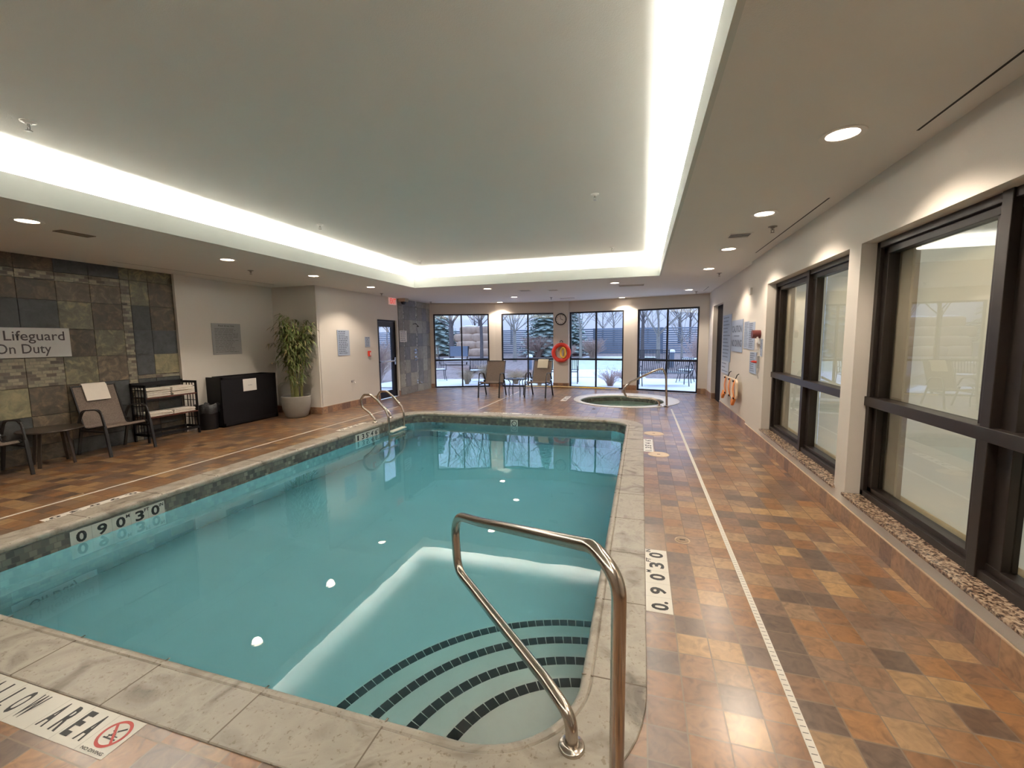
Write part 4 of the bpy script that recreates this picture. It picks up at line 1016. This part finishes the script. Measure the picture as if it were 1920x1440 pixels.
def folded(x, y, z, w, d, h, label):
    t = thing('folded_towel', label, 'towel', (x, y, z), random.uniform(-.05, .05), group='folded white towels on the shelf rack')
    mb = MB(); 
    for k in range(2):
        zz = h*k/2; P = [(-d/2, zz+h*.25), (d/2, zz+h*.25)]
        mb.box(-d/2, d/2-.006*k, -w/2+.004*k, w/2-.003*k, zz+.002, zz+h/2-.001)
    o = mb.build('towel_folds', towel_m, t, bevel=.006)
    return t
names = ['bottom', 'second', 'third', 'top']
for side, yy in (('left', 4.99), ('right', 5.37)):
    for k in range(4): folded(-7.56+random.uniform(-.012,.012), yy+random.uniform(-.008,.008),   .712+k*.034, .36, .28, .033, '%s folded white towel of the %s stack on the upper shelf' % (names[k], side))
    for k in range(2): folded(-7.56, yy+random.uniform(-.008,.008), .402+k*.034, .36, .28, .033, '%s folded white towel of the %s stack on the lower shelf' % (('bottom', 'top')[k], side))
# bin
t = thing('waste_bin', 'small black waste bin lined with a black bag', 'bin', (-7.57, 5.87, 0))
mb = MB(); mb.lathe([(.15,0),(.175,.42),(.18,.44),(.165,.44),(.14,.03),(.0001,.03)], 32); mb.build('bucket', black_m, t, smooth=True)
mb = MB(); prof_ = [(.168,.36),(.186,.30),(.190,.38),(.188,.45),(.178,.465),(.160,.44),(.15,.2)]
mb.lathe(prof_, 40); mb.v = [(v[0]*(1+.035*math.sin(9*math.atan2(v[1], v[0]))), v[1]*(1+.035*math.sin(9*math.atan2(v[1], v[0]))), v[2]+.012*math.sin(5*math.atan2(v[1], v[0]))) for v in mb.v]
mb.sphere((.10,.12,.43), .06, (1,1,.7), 12, 8); mb.build('liner_bag', bag_m, t, smooth=True)
# black towel-return cabinet
t = thing('towel_cabinet', 'wide black open-topped cabinet with a white paper on its front', 'cabinet', (-7.56, 6.62, 0))
mb = MB(); a, b = .195, .62
mb.box(-a, a, -b, -b+.02, 0, .93); mb.box(-a, a, b-.02, b, 0, .93); mb.box(-a, -a+.02, -b, b, 0, .93); mb.box(a-.02, a, -b, b, .0, .93); mb.box(-a, a, -b, b, .0, .03)
mb.box(-a+.02, a-.02, -b+.02, b-.02, .86, .885); mb.build('body', black_m, t, bevel=.004)
mb = MB(); mb.box(a, a+.008, -b, -b+.05, .02, .93); mb.box(a, a+.008, b-.05, b, .02, .93); mb.box(a, a+.008, -b, b, .88, .93); mb.box(a, a+.008, -b, b, .02, .08); mb.build('front_frame', black_m, t, bevel=.002)
for yy in (-.28, .28):
    mb = MB(); mb.tube([(.10*math.cos(k*PI/12), yy+.13*math.sin(k*PI/12), .888) for k in range(24)], .007, 6, closed=True); mb.build('opening_rim', chrome, t)
t = thing('paper_notice', 'white paper notice taped to the front of the black cabinet', 'paper', (-7.352, 6.60, .74)); mb = MB(); mb.box(0,.002,-.15,.15,-.115,.12); mb.build('sheet', paper_m, t); text_obj('lettering', 'TOWELS', (-7.349, 6.60, .735), *LW, .10, .018, line_m, t)

# potted bamboo
t = thing('potted_bamboo', 'tall leafy bamboo in a round grey pot in the wall corner', 'plant', (-6.90, 7.28, 0))
mb = MB(); mb.lathe([(.17,0),(.215,.04),(.262,.18),(.285,.34),(.285,.44),(.272,.45),(.262,.44),(.262,.40)], 48); pt = mb.build('pot', pot_m, t, smooth=True)
mb = MB(); mb.lathe([(.0001,.405),(.264,.40)], 32); mb.build('soil', soil_m, pt)
rb = random.Random(21); sm = MB(); tips = []
canes = []
for k in range(17):
    a = rb.uniform(0, 2*PI); r0 = rb.uniform(.02,.13); hgt = rb.uniform(1.15, 1.66); lean_ = rb.uniform(.04,.30)
    p0 = Vector((r0*math.cos(a), r0*math.sin(a), .40)); a2 = a+rb.uniform(-.7,.7)
    P = []
    for i in range(9):
        s_ = i/8; P.append(p0+Vector((math.cos(a2)*lean_*s_**1.6, math.sin(a2)*lean_*s_**1.6*.8, hgt*s_)))
    sm.tube(P, [.010-.006*i/8 for i in range(9)], 7); canes.append(P)
    for i in range(1, 8): sm.tube([P[i]-Vector((0,0,.004)), P[i]+Vector((0,0,.004))], .0125-.006*i/8, 7)
sm.v = [(v[0], min(v[1], .355), v[2]) for v in sm.v]; sm.build('canes', stem_m, t, smooth=True)
lf1, lf2 = MB(), MB()
def leaf(mb, p, d, l, w):
    d = d.normalized(); u = d.cross(Vector((0,0,1)))
    if u.length < .1: u = Vector((1,0,0))
    u = u.normalized()*w; dr_ = Vector((0,0,-1))
    pts = [p, p+d*l*.3+u*.5+dr_*l*.04, p+d*l*.3-u*.5+dr_*l*.04, p+d*l*.65+u*.42+dr_*l*.20, p+d*l*.65-u*.42+dr_*l*.20, p+d*l+dr_*l*.5]
    mb.add(pts, [(0,2,1), (1,2,4,3), (3,4,5)])
brm_ = MB()
for P in canes:
    for i in range(2, 9):
        s_ = i/8
        nb_ = 1 if i < 4 else (2 if i < 6 else 4)
        for _ in range(nb_):
            if i < 5 and rb.random() < .5: continue
            a = rb.uniform(0, 2*PI); bl_ = rb.uniform(.10,.26)*(.7+.5*s_); base_ = P[i].lerp(P[i-1], rb.random())
            e = base_+Vector((math.cos(a)*bl_*.8, math.sin(a)*bl_*.8, bl_*rb.uniform(.2,.7))); md = base_.lerp(e, .55)+Vector((0,0,.03))
            brm_.tube([base_, md, e], [.0025,.002,.0012], 4)
            for q in range(rb.randint(5, 8)):
                pp = base_.lerp(md, rb.random()) if rb.random() < .4 else md.lerp(e, rb.random())
                d = Vector((math.cos(a+rb.uniform(-1.3,1.3)), math.sin(a+rb.uniform(-1.3,1.3)), rb.uniform(-.7,.35)))
                leaf(lf1 if rb.random() < .85 else lf2, pp, d, rb.uniform(.10,.19), rb.uniform(.017,.028))
# two long arching side sprays
for a, bl_, z_ in ((-2.7,.50,1.42), (.2,.40,1.50), (2.6,.35,1.25), (-1.0,.30,1.15), (-2.2,.42,1.05)):
    base_ = Vector((0,0,z_-.05)); e = Vector((math.cos(a)*bl_, math.sin(a)*bl_, z_+.12)); md = base_.lerp(e, .6)+Vector((0,0,.10)); e.z -= .02
    brm_.tube([base_, md, e], [.003,.0025,.0015], 4)
    for q in range(13):
        pp = md.lerp(e, rb.random()) if q > 3 else base_.lerp(md, rb.uniform(.4,1)); leaf(lf1 if q % 3 else lf2, pp, Vector((math.cos(a+rb.uniform(-1.2,1.2)), math.sin(a+rb.uniform(-1.2,1.2)), rb.uniform(-.8,.2))), rb.uniform(.08,.15), rb.uniform(.012,.02))
for mm in (brm_, lf1, lf2): mm.v = [(v[0], min(v[1], .355), v[2]) for v in mm.v]
brm_.build('twigs', stem_m, t); lf1.build('green_leaves', leaf_m, t); lf2.build('dry_leaves', leafd_m, t)

# ------------------------------------------------------------------ outside: snowy garden
def g_(y): return -.04 if y < 17 else min(-.04+(y-17)*.053, .98)
def ground(name, m_, poly_rows, dz, kind='structure'):
    mb = MB(); vs = []; 
    for (y_, xa, xb) in poly_rows: vs += [(xa, y_, g_(y_)+dz), (xb, y_, g_(y_)+dz)]
    mb.add(vs, [(2*i, 2*i+1, 2*i+3, 2*i+2) for i in range(len(poly_rows)-1)])
    return tag(mb.build(name, m_), kind=kind)
ground('garden_ground', mulch_m, [(12.6,-40,40),(17,-40,40),(25,-50,50),(36,-70,70),(90,-120,120)], -.03)
mb = MB(); mb.box(-12,-6.75,8,12.9,-.12,-.05); struct(mb.build('side_path', snow_m))
ground('patio_snow', snow_m, [(13.0,-9.5,6),(14.5,-9.5,6),(15.9,-9.4,6.0),(16.9,-5,5.2),(17.6,-4.0,3.5)], 0)
ground('snow_path', snow_m, [(17.6,-4.6,.2),(18.5,-4.2,.0),(20.2,-3.8,-.1)], .01)
ground('garden_lawn', lawn_m, [(20.2,-4.6,-.1),(23,-5.4,-.2),(25.6,-5.6,-.4)], .01)
ground('snow_bank', snow_m, [(25.6,-3.4,1.0),(26.4,-3.2,.7)], .03)

def tube_tree(seed, height, trunk_r, fork, spread, levels, m_, name='bare_tree', twig_len=1.0, low=False):
    r = random.Random(seed); tk, br = MB(), MB()
    def grow(mb, p, d, l, rad, lev):
        n = 4 if lev < 2 else 3; P = [p]; q = p.copy(); dd = d.copy()
        for i in range(n):
            dd = (dd+Vector((r.uniform(-1,1), r.uniform(-1,1), r.uniform(-.3,.5)))*.13).normalized(); q = q+dd*l/n; P.append(q.copy())
        mb.tube(P, [rad*(1-.45*i/n) for i in range(n+1)], 7 if lev == 0 else (5 if lev < 2 else 3), caps=False)
        if lev >= levels: return
        k = r.randint(3, 4) if lev < 2 else r.randint(2, 4)
        for j in range(k):
            i0 = r.randint(1 if lev else n-1, n); a = r.uniform(0, 2*PI); up_ = r.uniform(.35, 1.1)
            side = Vector((math.cos(a), math.sin(a), 0)); nd = (dd*up_+side*spread*r.uniform(.6,1.1)+Vector((0,0,.15))).normalized()
            grow(br, P[i0], nd, l*r.uniform(.55,.8), rad*.5, lev+1)
    tk.tube([(0,0,-.3),(0.02,0,fork*.5),(0,.02,fork)], [trunk_r*1.15, trunk_r*.92, trunk_r*.85], 12)
    for j in range(6):
        a = j*2*PI/6+r.uniform(-.3,.3); nd = Vector((math.cos(a)*spread*1.2, math.sin(a)*spread*1.2, r.uniform(.6,1.3))).normalized()
        grow(br, Vector((0,0,fork-(.35*r.random() if j % 2 else 0)-.03)), nd, height*.34*twig_len, trunk_r*.27, 1)
    grow(tk, Vector((0,0,fork-.05)), Vector((.03,.02,1)), height*.45, trunk_r*.55, 1)
    t = thing(name, 'tree', 'tree', (0,0,0)); tk.build('trunk', m_, t, smooth=True); br.build('branches', m_, t)
    return t
def place(t, x, y, rz, label, s_=1, group=None):
    t.location = (x, y, g_(y)); t.rotation_euler = (0,0,rz); t.scale = (s_,)*3; t['label'] = label
    if group: t['group'] = group
    return t
tA = tube_tree(1, 8.5, .15, 2.2, .8, 5, bark_m); place(tA, -11.0, 24.0, 0, 'thick bare tree left in the first far window, before the boulders')
tB = tube_tree(2, 8.0, .105, 2.3, .6, 4, bark_m); place(tB, -9.25, 24.5, 1, 'slim bare tree right in the first far window, before the boulders')
tC = tube_tree(3, 7.5, .11, 1.7, .85, 5, barkp_m); place(tC, -6.95, 23.8, 2, 'pale spreading bare tree centred behind second far window left pane')
tD = tube_tree(5, 7.0, .085, 1.8, .7, 4, barkp_m); place(tD, -3.4, 25.2, .5, 'pale bare tree behind the left pane of the third window')
tE = tube_tree(8, 7.5, .105, 1.5, .6, 5, barkp_m); place(tE, .82, 23.5, 1.7, 'pale bare tree forking low behind the fourth window left pane')
tF = copy_tree(tB); place(tF, -8.9, 27.0, 2.5, 'dark bare trunk at the left edge of the second far window')
tG = copy_tree(tA); place(tG, 6.4, 24.5, 4.0, 'bare tree out of frame right, branches reaching into the fourth window', .95)
tH = copy_tree(tB); place(tH, .05, 25.5, 3.3, 'dark bare trunk beside the left edge of the fourth window', .95)
tI = copy_tree(tE); place(tI, 2.15, 26.0, 1.0, 'young thin bare tree behind the right pane of fourth window', .62)
tJ = copy_tree(tC); place(tJ, -13.5, 17.5, 1.0, 'bare tree seen through the glass door on the left', .8)
tK = copy_tree(tA); place(tK, -17.5, 22.5, 1.5, 'larger bare tree far off through the glass door', .9)
rt_ = random.Random(5); GB = 'bare winter trees of the wood beyond the fence'
protos = [tA, tB, tC, tD, tE]
for k in range(44):
    x_ = -38+76*(k+rt_.uniform(-.4,.4))/44*1.0; y_ = rt_.uniform(32, 52)
    c = copy_tree(protos[k % 5]); place(c, x_*1.25-4, y_, rt_.uniform(0, 6.2), 'bare grey winter tree in the wood beyond the louvred fence', rt_.uniform(.9, 1.35), GB)
# firs
def fir(x, y, h, w, label, seed):
    r = random.Random(seed); t = thing('fir_tree', label, 'tree', (x, y, g_(y)))
    mb = MB(); mb.tube([(0,0,-.2),(0,0,h)], [.12,.02], 8); mb.build('trunk', bark_m, t)
    mb = MB()
    for i in range(30):
        z_ = .5+(h-.6)*i/30; rad = w*(1-i/31); nb_ = 13
        for j in range(nb_):
            a = j*2*PI/nb_+i*.7+r.uniform(-.15,.15); e = Vector((math.cos(a)*rad, math.sin(a)*rad, z_-rad*.22+r.uniform(-.08,.08))); b0 = Vector((0,0,z_)); u = Vector((-math.sin(a), math.cos(a), 0))
            for k in range(7):
                s_ = (k+1)/7; p = b0.lerp(e, s_); l = .34*rad*(1.15-s_)+.10
                for sg_ in (-1, 1):
                    q = p+u*sg_*l+(e-b0).normalized()*l*.6+Vector((0,0,-.06+r.uniform(-.05,.05))); mb.add([p, q, p+(e-b0).normalized()*.16+Vector((0,0,-.04))], [(0,1,2)])
    mb.build('foliage', fir_m, t); return t
fir(-6.0, 27.7, 6.5, 1.7, 'green fir behind the right pane of the second far window', 4)
fir(-4.55, 28.0, 5.5, 1.3, 'second green fir beside the clock pier, farther back', 9)
fir(-13.9, 28.0, 6.0, 1.7, 'dark green fir behind the first far window, left of boulders', 6)
# louvred fence in posts and panels
t = thing('louvred_fence', 'long dark horizontal-louvre fence closing the snowy garden', 'fence', (0, 29.0, .56))
for k in range(12):
    x0 = -24+k*4.2
    mb = MB(); mb.box(x0-.08, x0+.08, -.06, .06, -.1, 1.66); mb.build('post', fence_m, t)
    mb = MB()
    for i in range(12):
        z_ = .08+i*.138; solid = (-5.0 < x0+1 < -.6)
        mb.bar((x0+.08, 0, z_), (x0+4.12, 0, z_), .03, .125 if solid else .085, up=(0,.5,.9))
    mb.build('louvre_panel', fence_m, t)
# boulder wall
rb2 = random.Random(4); k = 0
nm = ['lowest course', 'second course', 'third course', 'top course']
for row in range(4):
    for col in range(2):
        sx_ = rb2.uniform(.85,1.2); o_ = MB(); o_.sphere((0,0,0), 1, (1,1,1), 14, 9)
        vs = []
        for v in o_.v:
            p = Vector(v); q = Vector([math.copysign(abs(c_)**.45, c_) for c_ in p]); q *= 1+rb2.uniform(-.04,.04); vs.append((q.x*.78*sx_, q.y*.5, q.z*.30))
        o_.v = vs; bx = o_.build('boulder', rock_m, None, smooth=True); bx.location = (-11.75+col*1.35+(row % 2)*.3, 27.6+row*.18, .42+.28+row*.50)
        tag(bx, '%s boulder of the %s in the stacked wall' % (('left', 'right')[col], nm[row]), 'rock', 'stacked quarry boulders behind the bare trees')
        if row == 3:
            sn = MB(); sn.sphere((0,0,.28), .62, (1.1*sx_,.7,.14), 14, 6); sn.build('snow_cap', snow_m, bx, smooth=True)
# metal benches with vertical slats
def bench(label, x, y, rz, L_=1.5):
    t = thing('garden_bench', label, 'bench', (x, y, g_(y)), rz)
    mb = MB(); n_ = int(L_/.062)
    for i in range(n_): xx = -L_/2+.04+i*(L_-.08)/(n_-1); mb.bar((xx,.22,.45), (xx,.36,.86), .022, .008, up=(0,1,0))
    mb.tube([(-L_/2,.37,.88),(L_/2,.37,.88)], .015, 8); mb.tube([(-L_/2,.24,.47),(L_/2,.24,.47)], .012, 8); mb.build('backrest', bench_m, t)
    mb = MB()
    for i in range(8): yy = -.25+i*.063; mb.box(-L_/2+.02, L_/2-.02, yy, yy+.045, .41, .42)
    st_ = mb.build('seat', bench_m, t); mb = MB(); mb.box(-L_/2+.03, L_/2-.03, -.24, .21, .42, .46); mb.build('snow_layer', snow_m, st_, bevel=.02)
    for s in (-1, 1):
        xx = s*(L_/2-.03); mb = MB(); mb.tube(fillet([(xx,-.30,0),(xx,-.25,.40),(xx,-.24,.62),(xx,.05,.66),(xx,.30,.62)], .06), .016, 8); mb.build('arm', bench_m, t, smooth=True)
        mb = MB(); mb.tube(fillet([(xx,.36,0),(xx,.24,.42),(xx,.38,.90)], .1), .016, 8); mb.build('leg', bench_m, t, smooth=True)
    return t
bench('metal slatted bench close behind the fourth far window', .72, 15.4, PI+.15, 1.55)
bench('small metal bench farther back through the fourth far window', .55, 20.6, PI, 1.3)
bench('metal bench low behind the first far window, beside dry grass', -5.75, 15.7, .35, 1.3)
bench('metal bench seen either side of the clock pier', -2.8, 15.6, .1, 1.25)
def patio_chair(label, x, y, rz):
    t = thing('patio_chair', label, 'chair', (x, y, g_(y)), rz)
    mb = MB(); 
    for i in range(7): xx = -.2+i*.067; mb.bar((xx,.2,.45), (xx,.28,.84), .02, .008, up=(0,1,0))
    mb.tube([(-.23,.29,.86),(.23,.29,.86)], .014, 8); mb.build('backrest', bench_m, t)
    mb = MB(); mb.box(-.24,.24,-.22,.22,.42,.435); s_ = mb.build('seat', bench_m, t); mb = MB(); mb.box(-.22,.22,-.21,.2,.435,.47); mb.build('snow_layer', snow_m, s_, bevel=.015)
    for a, b in ((-1,-1),(1,-1),(-1,1),(1,1)):
        mb = MB(); mb.tube(fillet([(a*.22,b*.2,.43),(a*.21,b*.17,.25),(a*.26,b*.27,0)], .1), .013, 8); mb.build('leg', bench_m, t, smooth=True)
    for a in (-1, 1):
        mb = MB(); mb.tube(fillet([(a*.24,-.20,.43),(a*.27,-.18,.64),(a*.26,.24,.66)], .08), .013, 8); mb.build('arm', bench_m, t, smooth=True)
    return t
patio_chair('snow-covered metal patio chair behind the fourth window right pane', 1.52, 16.6, -.3)
patio_chair('metal patio chair at the lower left of the first far window', -7.75, 15.7, .6)
t = thing('patio_table', 'round metal patio table with snow beside the big bench', 'table', (2.05, 18.0, g_(18.0)))
mb = MB(); mb.lathe([(.0001,.70),(.6,.70),(.6,.73),(.0001,.73)], 32); mb.build('tabletop', bench_m, t); mb = MB(); mb.lathe([(.0001,.73),(.56,.73),(.52,.77),(.0001,.79)], 32); mb.build('snow_layer', snow_m, t, smooth=True)
for a in (0.4, 1.97, 3.54, 5.11): mb = MB(); mb.tube(fillet([(.3*math.cos(a),.3*math.sin(a),.7),(.15*math.cos(a),.15*math.sin(a),.4),(.42*math.cos(a),.42*math.sin(a),0)], .2), .016, 8); mb.build('leg', bench_m, t, smooth=True)
# canopy swing frame by the boulders
t = thing('lounge_chair', 'dark metal lounge chairs half buried in snow before the boulders', 'chair', (-9.9, 22.0, g_(22)))
mb = MB(); mb.bar((-.9,0,0),(-1.05,0,1.05),.05,.05); mb.bar((.7,0,0),(.85,0,1.0),.05,.05); mb.bar((-.25,0,.3),(-.25,0,1.0),.05,.05); mb.build('frame', bench_m, t)
mb = MB(); mb.box(-.25,.8,-.03,.03,.45,1.0); mb.build('back_panel', fence_m, t); mb = MB(); mb.sphere((0,-.1,.22), .8, (1.3,.5,.16), 20, 8); mb.build('snow_layer', snow_m, t, smooth=True)
def bollard(label, x, y, h):
    t = thing('bollard_light', label, 'bollard', (x, y, g_(y))); mb = MB(); mb.tube([(0,0,0),(0,0,h)], .10, 20); mb.build('post', fence_m, t, smooth=True)
    mb = MB(); mb.lathe([(.13,h),(.14,h+.05),(.10,h+.12),(.0001,h+.14)], 20); mb.build('snow_cap', snow_m, t, smooth=True)
bollard('grey bollard with snow cap behind the second window right pane', -4.75, 18.6, .72)
bollard('grey bollard with snow cap behind the fourth window mullion', 1.35, 21.3, .70)
def shrub(name, label, x, y, n_, h, w, m_, seed, curl=.25, thick=.006):
    r = random.Random(seed); mb = MB()
    for i in range(n_):
        a = r.uniform(0, 2*PI); l = h*r.uniform(.5, 1); s_ = w*r.uniform(.2, 1); p0 = Vector((r.uniform(-.12,.12)*w, r.uniform(-.12,.12)*w, 0))
        e = p0+Vector((math.cos(a)*s_, math.sin(a)*s_, l)); md = p0.lerp(e, .55)+Vector((-math.cos(a)*s_*curl, -math.sin(a)*s_*curl, .0))
        mb.tube([p0, md, e], [thick, thick*.7, thick*.3], 3)
        if n_ < 400:
            for k in range(3):
                b_ = md.lerp(e, r.random()); q = b_+Vector((r.uniform(-1,1), r.uniform(-1,1), r.uniform(.2,1.2))).normalized()*l*.25; mb.tube([b_, q], [thick*.5, thick*.25], 3)
    t = mb.build(name, m_); t.location = (x, y, g_(y)-.02); tag(t, label, 'shrub'); return t
shrub('dry_grass_clump', 'tall dry grass behind the right pane of the first window', -5.35, 14.75, 260, .75, .45, dry_m, 1)
shrub('dry_grass_clump', 'dry grass clump left of the bench in the first window', -6.1, 14.6, 160, .55, .4, dry_m, 2)
shrub('dry_grass_clump', 'tall dry grass at the left edge of the first far window', -9.7, 18.6, 260, 1.3, .5, dry_m, 3)
shrub('dry_grass_clump', 'low dry plants behind the second window and glass side table', -4.35, 15.0, 220, .5, .5, dry_m, 4)
shrub('dry_grass_clump', 'low dry plants near the clock pier in the second window', -3.4, 14.7, 180, .5, .4, dry_m, 14)
shrub('bare_shrub', 'red-twigged bare shrub low in the third far window', -1.0, 14.9, 120, .62, .65, twig_m, 5)
shrub('bare_shrub', 'low russet shrub behind the red-twigged one in third window', -.55, 16.6, 200, .45, .7, twig_m, 15)
shrub('bare_shrub', 'rounded pinkish bare shrub behind third window pale tree', -2.75, 25.6, 300, 1.1, .85, twig_m, 6, thick=.012)
shrub('bare_shrub', 'rounded russet shrub beside the ring buoy in third window', -4.2, 25.2, 300, .8, .7, twig_m, 7, thick=.012)
shrub('bare_shrub', 'russet shrubbery behind the pale tree in second window', -6.2, 26.5, 350, 1.3, 1.2, twig_m, 8, thick=.014)
shrub('bare_shrub', 'tall twiggy shrub at the right edge of fourth window', 2.15, 17.9, 170, 1.75, .7, twig_m, 9, thick=.01)
shrub('bare_shrub', 'twiggy shrub filling the lower pane of the glass door', -8.6, 12.6, 260, 1.6, .9, twig_m, 10, thick=.008)
shrub('bare_shrub', 'second twiggy shrub beyond the glass door', -10.0, 14.8, 260, 1.5, 1.0, dry_m, 11, thick=.008)
shrub('mulch_plants', 'scrubby plants on the mulch behind the first window', -7.6, 18.8, 300, .35, 1.2, twig_m, 12)
shrub('mulch_plants', 'scrubby plants on the mulch behind the second window', -4.8, 17.6, 300, .35, 1.1, twig_m, 13)
